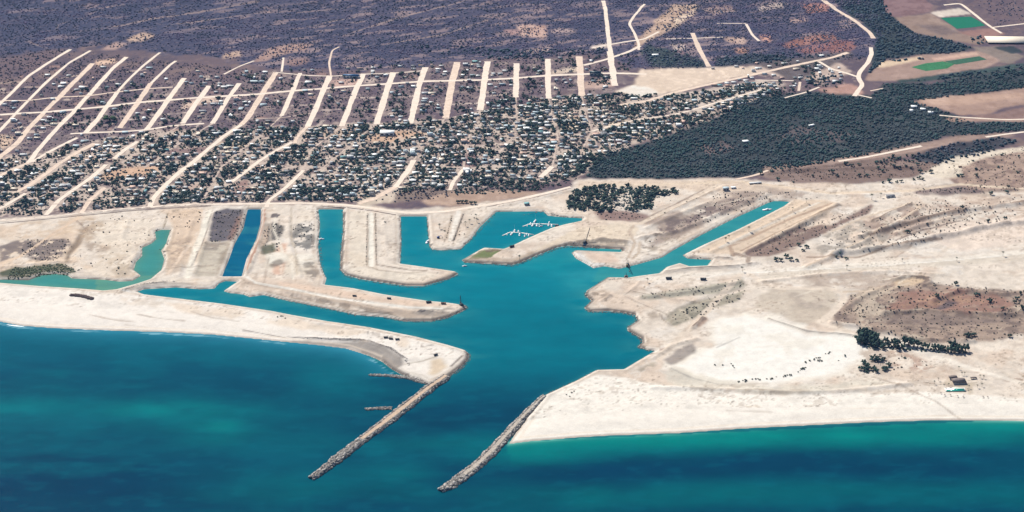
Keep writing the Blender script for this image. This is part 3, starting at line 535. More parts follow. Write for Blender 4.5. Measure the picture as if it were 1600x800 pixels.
Z += flat * (1 - mT) * (1 - mU) * (n1 - .5) * 1.6
Z += np.where(Y > 4700, st(mF * (n3 * .6 + aw * .4), .35, .75) * 16 * st(Y, 4700, 5300), 0)
Z += land * (1 - mU) * (1 - mT) * st(D, 6, 16) * (n5 - .5) * .5
BERM = [([(1160, 398), (1240, 356), (1308, 320)], 7, 3.5), ([(1110, 394), (1200, 350), (1260, 318)], 5, 1.8), ([(1150, 402), (1210, 378), (1290, 340)], 8, -3), ([(1000, 372), (1060, 362), (1120, 336), (1200, 304)], 7, 3.5), ([(1010, 356), (1060, 335), (1110, 316)], 6, 2.5), ([(1050, 330), (1100, 305), (1135, 290)], 4, 1.5), ([(1260, 418), (1330, 388), (1400, 352), (1440, 326)], 6, 3), ([(1362, 346), (1424, 319)], 4, 2.5), ([(1340, 372), (1420, 348), (1500, 330), (1600, 318)], 8, 5), ([(1300, 398), (1400, 386), (1470, 370), (1560, 352), (1640, 345)], 9, 6), ([(1400, 366), (1440, 352), (1500, 338)], 5, 3), ([(1440, 303), (1500, 300), (1600, 296)], 5, 3), ([(1190, 440), (1300, 428), (1400, 424), (1470, 430)], 5, 2), ([(1395, 438), (1415, 432), (1450, 434), (1455, 441), (1440, 447)], 4, 3.5),
 ([(1320, 482), (1345, 465), (1385, 448)], 5, 3), ([(1300, 505), (1350, 512), (1430, 530), (1520, 534)], 6, 4), ([(1380, 490), (1450, 486), (1590, 494)], 7, 4), ([(1460, 470), (1500, 455), (1580, 460)], 6, 4), ([(1200, 498), (1262, 518), (1336, 524)], 4, 1.5), ([(1020, 606), (1100, 608), (1250, 614), (1330, 610), (1420, 600)], 6, 2.5), ([(1000, 440), (985, 455), (1040, 466), (1084, 472)], 3, 1.6), ([(1030, 490), (1045, 508), (1060, 503)], 3, 1.6), ([(1040, 500), (1060, 484), (1110, 464), (1160, 452)], 5, -2.5), ([(1000, 466), (1080, 456), (1160, 440)], 6, 2.5), ([(1082, 513), (1098, 497)], 4, 3), ([(1040, 425), (1080, 420), (1150, 416), (1180, 411)], 5, 2.5), ([(1068, 399), (1100, 402), (1142, 404)], 4, 2.5), ([(925, 458), (955, 462), (940, 470)], 4, 2.5), ([(1020, 560), (1050, 540), (1088, 530)], 5, 2),
 ([(400, 444), (470, 456), (560, 470), (650, 484)], 4, -1.2), ([(440, 455), (520, 472), (610, 489)], 6, 2.5), ([(574, 335), (573, 416), (600, 424), (660, 428)], 3, 1.0), ([(588, 335), (589, 412), (640, 421), (690, 426)], 3, 1.0), ([(300, 345), (286, 395), (280, 430)], 5, 1.8), ([(336, 332), (322, 375), (305, 425)], 4, 1.5), ([(410, 330), (412, 350), (398, 400), (386, 425)], 4, 2.5), ([(450, 340), (452, 385), (470, 432)], 4, 2), ([(134, 350), (124, 375), (106, 405)], 5, -1.8), ([(200, 345), (190, 375), (214, 395), (204, 418)], 6, 2), ([(0, 418), (60, 412), (110, 408)], 5, 2), ([(600, 340), (604, 400)], 3, 1), ([(885, 380), (940, 374), (985, 378)], 6, 3), ([(190, 455), (225, 446), (262, 441), (300, 443)], 4, 2), ([(480, 528), (560, 531), (610, 545), (634, 562)], 5, 2), ([(500, 505), (600, 523), (715, 547)], 4, 1.2), ([(0, 345), (120, 334), (260, 322), (330, 319)], 4, 1.2), ([(780, 322), (830, 312), (890, 298)], 5, 1.8), ([(1180, 290), (1300, 306), (1420, 302)], 5, 1.6), ([(1230, 268), (1350, 262), (1430, 262)], 7, 3), ([(1200, 272), (1320, 256), (1430, 238), (1500, 226)], 6, 2.5)]
for pts, bw, bh in BERM:
    db = G.line(wpts(pts), bw * 3 + 6); q_ = np.exp(-((db + G.wx * 2.5) / bw) ** 2) * (1 - wm) * st(D, 2, 10)
    Z += 1.3 * bh * q_ * (.65 + .7 * n2)
for pts, hh in (([(1300, 318), (1420, 300), (1640, 300), (1640, 385), (1400, 395), (1280, 398)], 5), ([(1310, 450), (1640, 450), (1640, 530), (1430, 535), (1310, 505)], 5), ([(1480, 262), (1640, 225), (1640, 300), (1500, 290)], 6), ([(1360, 550), (1640, 540), (1640, 605), (1440, 600)], 3), ([(1030, 300), (1200, 300), (1100, 345), (1010, 380)], 3), ([(1100, 560), (1340, 560), (1340, 612), (1020, 610)], 1.8), ([(860, 600), (1600, 618), (1600, 645), (860, 660)], 1.2), ([(0, 350), (230, 350), (200, 430), (0, 420)], 2)):
    Z += G.poly(wpts(pts), 10, 8) * (1 - wm) * st(D, 4, 20) * (fbm(X * .7, Y, 26, 5, 81.) - .42) * hh
Z = np.where((wm < .5) & (D > 4), np.maximum(Z, 1.1), Z)
ny, nx = X.shape
idx = np.arange(nx * ny).reshape(ny, nx)
F = np.stack([idx[:-1, :-1], idx[:-1, 1:], idx[1:, 1:], idx[1:, :-1]], -1).reshape(-1, 4)
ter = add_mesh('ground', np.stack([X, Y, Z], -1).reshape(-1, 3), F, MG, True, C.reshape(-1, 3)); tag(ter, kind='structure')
# height lookup for placing things
def ground_z(x, y):
    j = np.clip(np.searchsorted(xs, x), 1, nx - 1); i = np.clip(np.searchsorted(ys, y), 1, ny - 1)
    return max(float(Z[i, j]), float(Z[i - 1, j - 1]))
def zs(x, y):
    j = np.clip(np.searchsorted(xs, x) - 1, 0, nx - 2); i = np.clip(np.searchsorted(ys, y) - 1, 0, ny - 2)
    fx = (x - xs[j]) / (xs[j + 1] - xs[j]); fy = (y - ys[i]) / (ys[i + 1] - ys[i])
    return (Z[i, j] * (1 - fx) + Z[i, j + 1] * fx) * (1 - fy) + (Z[i + 1, j] * (1 - fx) + Z[i + 1, j + 1] * fx) * fy

# ------------------------------------------------------------------ water
lo, hi = spread(-1650, 1650, 5, 1.5, 60000)
xw = np.concatenate([lo, np.arange(-1650, 1650.1, 5.0), hi])
yw = np.concatenate([spread(2300, 0, 12, 1.5, 60000)[0], np.arange(2300, 4240, 4.0), [4260, 4300]])
Gw = Grid(xw, yw); XW, YW = Gw.X, Gw.Y
def P2(pts, z=0): return Gw.poly(wpts(pts, z), 0)
m_, Dw = waterfield(Gw)
wn1 = fbm(XW, YW * 1.6, 160, 4, 2.); wn2 = fbm(XW, YW * 2.2, 60, 4, 7.)
CW = np.zeros(XW.shape + (3,), np.float32)
def layw(m, col, a=1.0):
    m = (m * a)[..., None]; CW[:] = CW * (1 - m) + np.asarray(col, np.float32) * m
SEAC = A(0, 62, 88)
CW[:] = SEAC
layw(st(wn1, .42, .62), A(0, 82, 100), .7)
def blob(px, py, rx, ry, col, a, rot=0.0):
    cx, cy, _ = at(px, py, 0); ex = at(px + rx, py, 0)[0] - cx; ey = abs(at(px, py - ry, 0)[1] - at(px, py + ry, 0)[1]) / 2
    dx, dy = XW - cx, YW - cy; c, s = math.cos(R(rot)), math.sin(R(rot))
    u = (dx * c + dy * s) / ex; v = (-dx * s + dy * c) / ey
    layw(np.exp(-(u * u + v * v)) * np.clip(.45 + wn2 * 1.1, 0, 1.3), A(*col), a)
Hb = A(0, 112, 130)
basin = P2([(200, 300), (1300, 300), (1300, 440), (1060, 430), (1030, 600), (850, 625), (790, 640), (735, 640), (700, 600), (730, 550), (560, 510), (200, 450)])
Dl = None
harb = st(YW, at(700, 660, 0)[1], at(700, 540, 0)[1]) * ((XW > at(610, 640, 0)[0]) | (YW > at(600, 560, 0)[1]))
left_sea = inpoly(XW, YW, wpts([(-3000, 440), (0, 440), (450, 495), (560, 515), (735, 552), (700, 590), (480, 752), (300, 1600), (-3000, 1600)], 0))
harb = harb * (1 - left_sea)
layw(harb, Hb, 1.0)
layw(st(YW, at(700, 520, 0)[1], at(700, 430, 0)[1]) * (1 - left_sea), A(0, 130, 148), .8)
layw(left_sea * (1 - st(YW, at(0, 700, 0)[1], at(0, 560, 0)[1])), A(0, 55, 84), .75)
layw(left_sea * st(YW, at(0, 640, 0)[1], at(0, 520, 0)[1]), A(0, 98, 118), .8)
layw(left_sea * st(fbm(XW * .45 + 300, YW * 1.5, 90, 4, 53.), .5, .68), A(0, 104, 118), .28)
layw((1 - left_sea) * (1 - harb) * st(fbm(XW * .35 + 70, YW * 1.8, 70, 4, 59.), .52, .7), A(0, 100, 112), .22)
# shoals and sand plumes
for b in ((120, 650, 260, 34, (0, 96, 112), .6, 4), (300, 655, 200, 40, (0, 96, 110), .7, -6), (470, 700, 130, 50, (0, 92, 108), .6, 0), (250, 640, 110, 14, (0, 122, 126), .7, 0), (345, 670, 60, 20, (0, 122, 124), .6, -6), (20, 635, 90, 14, (0, 122, 130), .6, 8), (440, 770, 120, 40, (0, 104, 112), .6, 0), (620, 740, 60, 22, (0, 110, 118), .5, 10), (520, 600, 60, 24, (0, 110, 124), .5, 0), (420, 720, 160, 30, (0, 88, 108), .4, 0), (590, 560, 60, 12, (0, 118, 132), .6, -20),
          (760, 690, 110, 22, (0, 104, 118), .5, 5), (860, 708, 90, 16, (0, 132, 130), .75, 8), (1060, 690, 110, 10, (0, 136, 130), .8, 2), (1300, 682, 230, 10, (0, 130, 126), .75, 0), (1560, 668, 150, 9, (0, 134, 128), .7, 0), (980, 700, 120, 16, (0, 112, 120), .5, 3),
          (1200, 692, 520, 13, (0, 122, 120), .5, 0), (1150, 770, 480, 20, (0, 98, 106), .8, 1), (1560, 776, 300, 16, (0, 92, 104), .7, 0), (900, 790, 200, 14, (0, 100, 108), .6, 4), (1300, 727, 420, 22, (0, 58, 86), .85, 0), (1000, 735, 160, 16, (0, 54, 86), .6, 6), (620, 792, 260, 12, (0, 52, 84), .5, 0),
          (900, 440, 26, 12, (40, 150, 160), .6, 0), (870, 410, 60, 16, (20, 148, 158), .5, 0), (960, 428, 60, 8, (60, 158, 165), .7, 0), (1110, 372, 90, 26, (45, 145, 150), .5, 0)):
    blob(*b)
aq = inpoly(XW, YW, wpts([(920, 300), (1300, 300), (1300, 440), (925, 440), (940, 412)], 0)).astype(float)
layw(aq, A(50, 146, 150), .75)
lagm = np.maximum(Gw.poly(WLAG * 1.0), Gw.line(WLAG, 14, True) < 13); layw(lagm, A(66, 146, 140), 1.0); layw(lagm * np.exp(-Dw / 7), A(104, 146, 122), .6)
layw(inpoly(XW, YW, wpts([(150, 436), (240, 430), (240, 450), (150, 458)], 0)).astype(float), A(110, 160, 132), .6)
canm = np.maximum(Gw.poly(WCAN), Gw.line(WCAN, 14, True) < 13); layw(canm, A(0, 98, 132), 1.0)
calm = np.maximum(lagm, canm)
shal = np.exp(-Dw / 5.0) * (1 - calm); layw(np.clip(shal, 0, 1), A(60, 150, 150), .4); layw((1 - calm) * st(fbm(XW * .8, YW * 1.8, 26, 4, 41.), .54, .72), A(10, 120, 136), .12); layw((1 - left_sea) * (YW > at(0, 560, 0)[1]) * np.exp(-Dw / 20) * st(wn2, .46, .62), A(70, 156, 156), .35)
rb = inpoly(XW, YW, wpts([(790, 690), (1600, 655), (4200, 640), (4200, 720), (1600, 690), (800, 730)], 0)).astype(float)
layw(rb * np.exp(-Dw / 26), A(0, 142, 130), .8); layw(rb * np.exp(-Dw / 3.0), A(150, 215, 200), .6)
lb = inpoly(XW, YW, wpts([(-3000, 430), (0, 495), (450, 525), (560, 545), (615, 585), (540, 600), (0, 560), (-3000, 560)], 0)).astype(float)
layw(lb * np.exp(-Dw / 22), A(50, 138, 165), .85); layw(lb * (Dw > 3) * (Dw < 9) * st(wn2, .5, .66), A(150, 200, 215), .6)
Dj = Gw.line(wpts([(690, 592), (640, 630), (600, 660), (560, 690), (530, 715), (484, 748)], 0), 40); layw(np.exp(-Dj / 14), A(0, 70, 96), .35)
ny2, nx2 = XW.shape; idx = np.arange(nx2 * ny2).reshape(ny2, nx2)
F = np.stack([idx[:-1, :-1], idx[:-1, 1:], idx[1:, 1:], idx[1:, :-1]], -1).reshape(-1, 4)
wat = add_mesh('water', np.stack([XW, YW, XW * 0], -1).reshape(-1, 3), F, MW, True, CW.reshape(-1, 3)); tag(wat, kind='structure')
# breaking foam
FOAM = m_flat('sea_foam', (.75, .78, .78), .6, .1, .6)
def ribbon(pts, w, z, mat, name, jit=.25, step=6.0, taper=True, kind='structure', uneven=0.0):
    Pn = [np.array(at(*p, z)[:2]) if len(p) == 2 else np.array(p[:2]) for p in pts]
    Q = []
    for a, b in zip(Pn[:-1], Pn[1:]):
        n = max(1, int(np.linalg.norm(b - a) / step))
        for i in range(n): Q.append(a + (b - a) * i / n)
    Q.append(Pn[-1]); Q = np.array(Q)
    for _ in range(3): Q[1:-1] = (Q[:-2] + 2 * Q[1:-1] + Q[2:]) / 4
    T = np.gradient(Q, axis=0); T /= np.linalg.norm(T, axis=1)[:, None]; N = np.stack([-T[:, 1], T[:, 0]], 1)
    k = len(Q); sm = lambda: np.convolve(rng.random(k + 8) - .5, np.ones(5) / 5, 'same')[4:4 + k] * 2.6 + (rng.random(k) - .5) * .5
    wl_ = w / 2 * (1 + jit * sm()); wr = w / 2 * (1 + jit * sm())
    if taper: e = np.clip(np.minimum(np.arange(k), np.arange(k)[::-1]) / 2 + .35, 0, 1); wl_ = wl_ * e; wr = wr * e
    a = Q + N * wl_[:, None]; b = Q - N * wr[:, None]
    z0 = z if z < 1 else None
    V = np.concatenate([a, Q, b])
    zz = np.full(len(V), z) if z0 is not None else zs(V[:, 0], V[:, 1]) + (z - GZ)
    zz[k:2 * k] += .02
    V = np.column_stack([V, zz]); i = np.arange(k - 1)
    F = np.concatenate([np.stack([i, i + k, i + k + 1, i + 1], 1), np.stack([i + k, i + 2 * k, i + 2 * k + 1, i + k + 1], 1)])
    o = add_mesh(name, V, F[:, ::-1] if False else F, mat, True)
    if kind: tag(o, kind=kind)
    return o
tag(ribbon([(124, 513.5), (140, 514.3), (165, 515), (192, 514.6)], 4, .06, FOAM, 'foam', 1.2, 4), kind='stuff')
tag(ribbon([(10, 507), (24, 509), (38, 510)], 2.2, .06, FOAM, 'foam', 1.2, 4), kind='stuff')

# ------------------------------------------------------------------ streets
M_ST = m_flat('pale_dirt', tuple(A(250, 232, 214)), .95, .10, .12, .1); M_ST2 = m_flat('tan_dirt', tuple(A(240, 216, 196)), .95, .14, .12, .1)
M_LANE = m_flat('lane_dirt', tuple(A(208, 188, 174)), .95, .25, .1, .1)
M_DK = m_flat('damp_dirt', tuple(A(120, 104, 98)), .95, .2, .2, .1)
ST = [
 ([(145, 99), (72, 172), (45, 200), (27, 224), (9, 238), (-30, 268)], 15), ([(142, 79), (108, 98), (74, 127), (47, 154), (27, 175), (0, 204), (-30, 235)], 8), ([(110, 77), (74, 99), (45, 118), (13, 150), (-30, 190)], 9),
 ([(198, 89), (180, 103), (166, 118), (139, 148), (115, 175), (90, 199), (56, 238), (45, 254)], 13), ([(45, 254), (20, 265), (-30, 288)], 9), ([(250, 82), (223, 103), (198, 127), (184, 143)], 7), ([(184, 143), (169, 163), (153, 186), (133, 208)], 14),
 ([(275, 95), (265, 102), (236, 130)], 8), ([(236, 130), (216, 159), (202, 179), (187, 200)], 15), ([(288, 122), (267, 150), (240, 188), (229, 203)], 15), ([(327, 134), (305, 163), (285, 193)], 15), ([(374, 130), (357, 152), (332, 193)], 14),
 ([(431, 113), (411, 145), (386, 186), (377, 195)], 16), ([(377, 195), (352, 211), (319, 238), (298, 256), (282, 268), (268, 280), (250, 298), (240, 308), (234, 323)], 11), ([(469, 114), (458, 141), (440, 181)], 13), ([(516, 118), (505, 141), (493, 172), (480, 198)], 16), ([(480, 198), (462, 216), (461, 224)], 8),
 ([(568, 115), (552, 150), (534, 197)], 16), ([(615, 113), (606, 136), (588, 194)], 17), ([(665, 105), (655, 132), (641, 193)], 17), ([(715, 97), (707, 125), (696, 184)], 19), ([(762, 96), (757, 125), (750, 172)], 18), ([(807, 99), (806, 152)], 17), ([(856, 92), (857, 154)], 17), ([(905, 88), (909, 150)], 19),
 ([(953, 80), (957, 108), (961, 134)], 18), ([(942, 2), (945, 14), (947, 26), (950, 52), (954, 82)], 11),
 ([(332, 193), (300, 212), (262, 236), (225, 262)], 6), ([(285, 193), (262, 208), (214, 238), (190, 255)], 6), ([(440, 181), (415, 205), (380, 232), (345, 262), (328, 294)], 6), ([(534, 197), (510, 215), (484, 236), (474, 266)], 6), ([(588, 194), (560, 215), (536, 236), (505, 262), (470, 290)], 6), ([(696, 184), (680, 205), (655, 235), (647, 250)], 7), ([(750, 172), (742, 195), (728, 225), (724, 264)], 6), ([(806, 152), (806, 180), (800, 215), (770, 250)], 6), ([(857, 154), (862, 185), (872, 215), (863, 260)], 6), ([(909, 150), (915, 180), (925, 205), (905, 240)], 6),
 ([(50, 253), (110, 245), (170, 243), (240, 240)], 6), ([(319, 238), (400, 232), (480, 236), (560, 232), (672, 230), (740, 228), (830, 222)], 6), ([(298, 256), (376, 252), (460, 262), (560, 262), (640, 256)], 6), ([(480, 198), (534, 197), (590, 194), (641, 193), (696, 186), (750, 174), (806, 165), (860, 158)], 6), ([(340, 292), (420, 290), (500, 285), (560, 284)], 5), ([(112, 298), (164, 293), (240, 300)], 5), ([(72, 320), (140, 314), (205, 308)], 5), ([(740, 228), (800, 240), (845, 250), (890, 236)], 5), ([(680, 262), (724, 262), (800, 262), (850, 262)], 5), ([(925, 205), (980, 190), (1060, 178), (1120, 160), (1190, 140)], 6), ([(872, 215), (925, 205)], 5), ([(386, 186), (440, 184), (493, 176)], 5), ([(0, 232), (30, 226)], 5), ([(0, 300), (22, 302)], 5),
 ([(431, 113), (480, 118), (520, 119), (567, 116), (620, 114), (665, 110)], 5), ([(-10, 159), (7, 157), (45, 157), (85, 152), (135, 150), (180, 144), (225, 139), (270, 136)], 6),
 ([(-10, 180), (0, 179), (72, 175), (117, 171), (169, 166), (216, 160), (256, 157), (303, 153), (352, 150), (406, 147), (454, 142), (510, 138), (556, 134), (606, 131), (660, 127), (705, 126), (750, 125), (805, 122), (855, 118), (907, 116), (956, 114), (990, 115), (1010, 116)], 11),
 ([(110, 209), (144, 207), (180, 206), (229, 203), (270, 196), (319, 193)], 8), ([(121, 215), (90, 230), (72, 240), (50, 253)], 9), ([(148, 224), (117, 240), (90, 257), (79, 266), (50, 287), (22, 302)], 11), ([(40, 302), (13, 318), (-20, 336)], 9),
 ([(214, 221), (191, 237), (178, 248)], 10), ([(166, 257), (139, 280), (112, 298), (90, 314), (72, 336)], 11), ([(164, 293), (139, 314), (126, 334)], 10),
 ([(456, 222), (430, 236), (404, 252), (376, 274), (362, 284)], 9), ([(474, 266), (452, 288), (436, 302), (420, 312), (416, 324)], 9), ([(647, 250), (637, 267), (618, 292)], 12), ([(618, 292), (586, 310), (560, 318)], 12), ([(724, 264), (709, 283), (703, 297)], 8), ([(863, 260), (845, 277)], 12), ([(328, 294), (314, 316)], 6),
 ([(969, 164), (1007, 159), (1052, 145), (1097, 134), (1154, 122), (1210, 109), (1260, 98), (1300, 90), (1325, 82)], 11), ([(912, 102), (950, 92), (984, 80), (1000, 72)], 9), ([(925, 75), (950, 70), (985, 64), (1005, 62), (1030, 50)], 7),
 ([(1007, 8), (999, 18), (990, 28), (983, 38), (992, 54), (998, 68), (998, 78)], 7), ([(1082, 52), (1094, 80), (1108, 104)], 12), ([(1166, 38), (1175, 54), (1186, 64)], 7), ([(1120, 37), (1166, 37)], 4), ([(1040, 61), (1085, 60), (1130, 58)], 4), ([(1268, -8), (1285, 3), (1310, 20), (1340, 37), (1360, 52), (1365, 60)], 12), ([(1361, 74), (1362, 84), (1356, 98), (1345, 110), (1340, 120), (1348, 132), (1335, 150)], 11), ([(1340, 120), (1325, 115), (1300, 108), (1280, 96)], 8),
 ([(1340, 148), (1362, 153)], 6), ([(1380, 138), (1360, 142)], 5), ([(1475, 8), (1500, 5), (1510, 12), (1530, 28), (1548, 42), (1565, 52)], 8), ([(1548, 43), (1600, 37), (1700, 26)], 6), ([(1468, 180), (1500, 183), (1570, 187), (1610, 186)], 6), ([(1150, 280), (1180, 274), (1200, 266)], 7), ([(1310, 252), (1350, 246), (1400, 236), (1440, 228)], 8), ([(1540, 214), (1575, 209), (1610, 205)], 7),
 ([(440, 112), (443, 90)], 5), ([(517, 118), (514, 98), (519, 78), (530, 73)], 5), ([(350, 116), (375, 103), (397, 95)], 5), ([(1225, 153), (1260, 144), (1280, 136)], 6), ([(1180, 125), (1240, 126)], 5), ([(1250, 128), (1248, 142)], 6),
 ([(0, 345), (0, 345.5), (75, 339), (120, 334), (200, 326), (260, 322), (300, 320), (330, 319), (420, 318), (470, 317), (540, 320), (580, 325), (640, 333), (700, 330), (760, 320), (800, 314), (860, 300), (892, 292)], 9), ([(-200, 365), (-40, 347), (0, 345)], 9)]
streets = []
for i, (pts, w) in enumerate(ST):
    lane = w <= 7 and np.mean([p[1] for p in pts]) > 170 and np.mean([p[0] for p in pts]) < 1000
    if lane: w *= .7
    if w >= 13: w *= .86
    nm = 'dirt_street' if w >= 8 else 'dirt_track'
    streets.append((wpts(pts), w)); ribbon(pts, w, GZ + .12 + (i % 9) * .012, M_LANE if lane else (M_ST if i % 4 else M_ST2), nm, .26, 8.0, False)
ribbon([(0, 349), (75, 342), (120, 337.5), (200, 329.5), (260, 325.5), (330, 322)], 3, GZ + .1, M_DK, 'ditch'); 
ribbon([(760, 323), (800, 317), (860, 303), (892, 295)], 3.5, GZ + .1, M_DK, 'ditch'); ribbon([(500, 322), (540, 324), (580, 329), (626, 337)], 3, GZ + .1, M_DK, 'ditch')
# coarse street mask for placing houses and trees
SX = np.arange(-1700, 1700, 5.0); SY = np.arange(3600, 5700, 5.0)
GS = Grid(SX, SY); smask = np.zeros(GS.X.shape, bool)
for Pn, w in streets: smask |= GS.line(Pn, w + 30) < (w / 2 + (2.5 if w < 5 else 6))
def on_street(x, y):
    i = np.clip(((y - 3600) / 5).astype(int), 0, len(SY) - 1); j = np.clip(((x + 1700) / 5).astype(int), 0, len(SX) - 1); return smask[i, j]

# ------------------------------------------------------------------ scatter tools
def ico(sub):
    t = (1 + 5 ** .5) / 2
    V = [np.array(v, float) / math.sqrt(1 + t * t) for v in ((-1, t, 0), (1, t, 0), (-1, -t, 0), (1, -t, 0), (0, -1, t), (0, 1, t), (0, -1, -t), (0, 1, -t), (t, 0, -1), (t, 0, 1), (-t, 0, -1), (-t, 0, 1))]
    F = [(0, 11, 5), (0, 5, 1), (0, 1, 7), (0, 7, 10), (0, 10, 11), (1, 5, 9), (5, 11, 4), (11, 10, 2), (10, 7, 6), (7, 1, 8), (3, 9, 4), (3, 4, 2), (3, 2, 6), (3, 6, 8), (3, 8, 9), (4, 9, 5), (2, 4, 11), (6, 2, 10), (8, 6, 7), (9, 8, 1)]
    for _ in range(sub):
        mid = {}; F2 = []
        def m(a, b):
            k = (min(a, b), max(a, b))
            if k not in mid: v = V[a] + V[b]; V.append(v / np.linalg.norm(v)); mid[k] = len(V) - 1
            return mid[k]
        for a, b, c in F: x, y, z = m(a, b), m(b, c), m(c, a); F2 += [(a, x, z), (b, y, x), (c, z, y), (x, y, z)]
        F = F2
    return np.array(V), np.array(F)
I0, I1 = ico(0), ico(1)
def crown(kind, seed):
    """unit crown, base at z=0, radius about 1; leaf clumps of different size plus loose leaf faces"""
    r = np.random.default_rng(seed); V = []; F = []; n = 0
    spec = {'round': (7, .62, 1.25), 'low': (5, .7, .75), 'wide': (9, .75, .9), 'bush': (3, .45, .7)}[kind]
    for k in range(spec[0]):
        a = r.random() * 6.28; q = spec[1] * math.sqrt(r.random()); c = np.array([math.cos(a) * q, math.sin(a) * q, spec[2] * (.35 + .6 * r.random())])
        s = .28 + .25 * r.random(); v = I0[0] * s * (.75 + .5 * r.random((12, 1))) * np.array([1, 1, .8]) + c
        V.append(v); F.append(I0[1] + n); n += 12
    m = {'round': 26, 'low': 20, 'wide': 30, 'bush': 10}[kind]
    for k in range(m):
        a = r.random() * 6.28; b = math.acos(1 - 1.3 * r.random()); q = .85 + .25 * r.random()
        c = np.array([math.cos(a) * math.sin(b) * q, math.sin(a) * math.sin(b) * q, spec[2] * .55 + math.cos(b) * q * spec[2] * .5])
        v = c + (r.random((3, 3)) - .5) * .42; V.append(v); F.append(np.array([[0, 1, 2]]) + n); n += 3
    V = np.concatenate(V); V[:, 2] = np.maximum(V[:, 2], 0.02)
    return V, np.concatenate(F)
def simple(seed):
    r = np.random.default_rng(seed); v = I0[0] * (.7 + .6 * r.random((12, 1))) * np.array([1, 1, .8]); v[:, 2] += .55
    a = v * .6 + np.array([.7 * math.cos(seed), .7 * math.sin(seed), .0]); return np.concatenate([v, a]), np.concatenate([I0[1], I0[1] + 12])
def scatter(name, mat, temps, X_, Y_, Z_, sx, sz, rot, cols, tid):
    Vs = []; Fs = []; Cs = []; n = 0
    for k, (tv, tf) in enumerate(temps):
        m = tid == k; c = int(m.sum())
        if not c: continue
        co, si = np.cos(rot[m])[:, None], np.sin(rot[m])[:, None]
        vx = (tv[None, :, 0] * co - tv[None, :, 1] * si) * sx[m][:, None] + X_[m][:, None]
        vy = (tv[None, :, 0] * si + tv[None, :, 1] * co) * sx[m][:, None] + Y_[m][:, None]
        vz = tv[None, :, 2] * sz[m][:, None] + Z_[m][:, None]
        Vs.append(np.stack([vx, vy, vz], -1).reshape(-1, 3))
        Fs.append((tf[None] + (np.arange(c) * len(tv))[:, None, None] + n).reshape(-1, 3)); n += c * len(tv)
        Cs.append(np.repeat(cols[m], len(tv), 0))
    return add_mesh(name, np.concatenate(Vs), np.concatenate(Fs), mat, False, np.concatenate(Cs))
def rand_in(pts, n, mask=None):
    Pn = wpts(pts); a, b = Pn.min(0), Pn.max(0)
    q = rng.random((n * 1, 2)) * (b - a) + a
    k = inpoly(q[:, 0], q[:, 1], Pn); return q[k]
def area(pts):
    Pn = wpts(pts); x, y = Pn[:, 0], Pn[:, 1]; return abs(np.dot(x, np.roll(y, 1)) - np.dot(y, np.roll(x, 1))) / 2
def fill(pts, dens):   # dens = things per 1000 m2
    Pn = wpts(pts); a, b = Pn.min(0), Pn.max(0); n = int((b - a)[0] * (b - a)[1] * dens / 1000)
    q = rng.random((n, 2)) * (b - a) + a; return q[inpoly(q[:, 0], q[:, 1], Pn)]
def leafcols(n, base, var=.3, hue=.15):
    c = np.tile(np.array(base)[None], (n, 1)) * (1 - var + 2 * var * rng.random((n, 1))); c[:, 0] *= 1 + hue * (rng.random(n) - .3); c[:, 2] *= 1 + hue * (rng.random(n) - .5); return c
SIMP = [simple(i) for i in range(5)]
# ------------------------------------------------------------------ label tools
ORD = ['', 'second ', 'third ', 'fourth ', 'fifth ', 'sixth ', 'seventh ', 'eighth ', 'ninth ', 'tenth ', 'eleventh ', 'twelfth ', 'thirteenth ', 'fourteenth ', 'fifteenth ', 'sixteenth ', 'seventeenth ', 'eighteenth ', 'nineteenth ', 'twentieth ']
def place_labels(items, marks):
    """items: dicts with x, y, look ; gives each a label that places it by the nearest named landmark"""
    M = [(ph, *at(px, py)[:2]) for ph, px, py in marks]; B = {}
    for it in items:
        ph, mx, my = min(M, key=lambda m: math.hypot((m[1] - it['x']) * 1.0, (m[2] - it['y']) * .7))
        dx, dy = it['x'] - mx, (it['y'] - my) * .5
        dr = ('right of' if dx > 0 else 'left of') if abs(dx) > abs(dy) else ('behind' if dy > 0 else 'in front of')
        it['d'] = math.hypot(it['x'] - mx, it['y'] - my); B.setdefault((it['look'], dr, ph), []).append(it)
    for (look, dr, ph), L_ in B.items():
        L_.sort(key=lambda i: i['d'])
        for k, it in enumerate(L_):
            if len(L_) == 1: it['label'] = f'{look} {dr} {ph}'
            elif k < len(ORD): it['label'] = f'{look}, {ORD[k]}nearest {dr} {ph}'
            else: it['label'] = f'{look}, {k + 1}th nearest {dr} {ph}'
            it['label'] = it['label'].replace('21th', '21st').replace('22th', '22nd').replace('23th', '23rd')

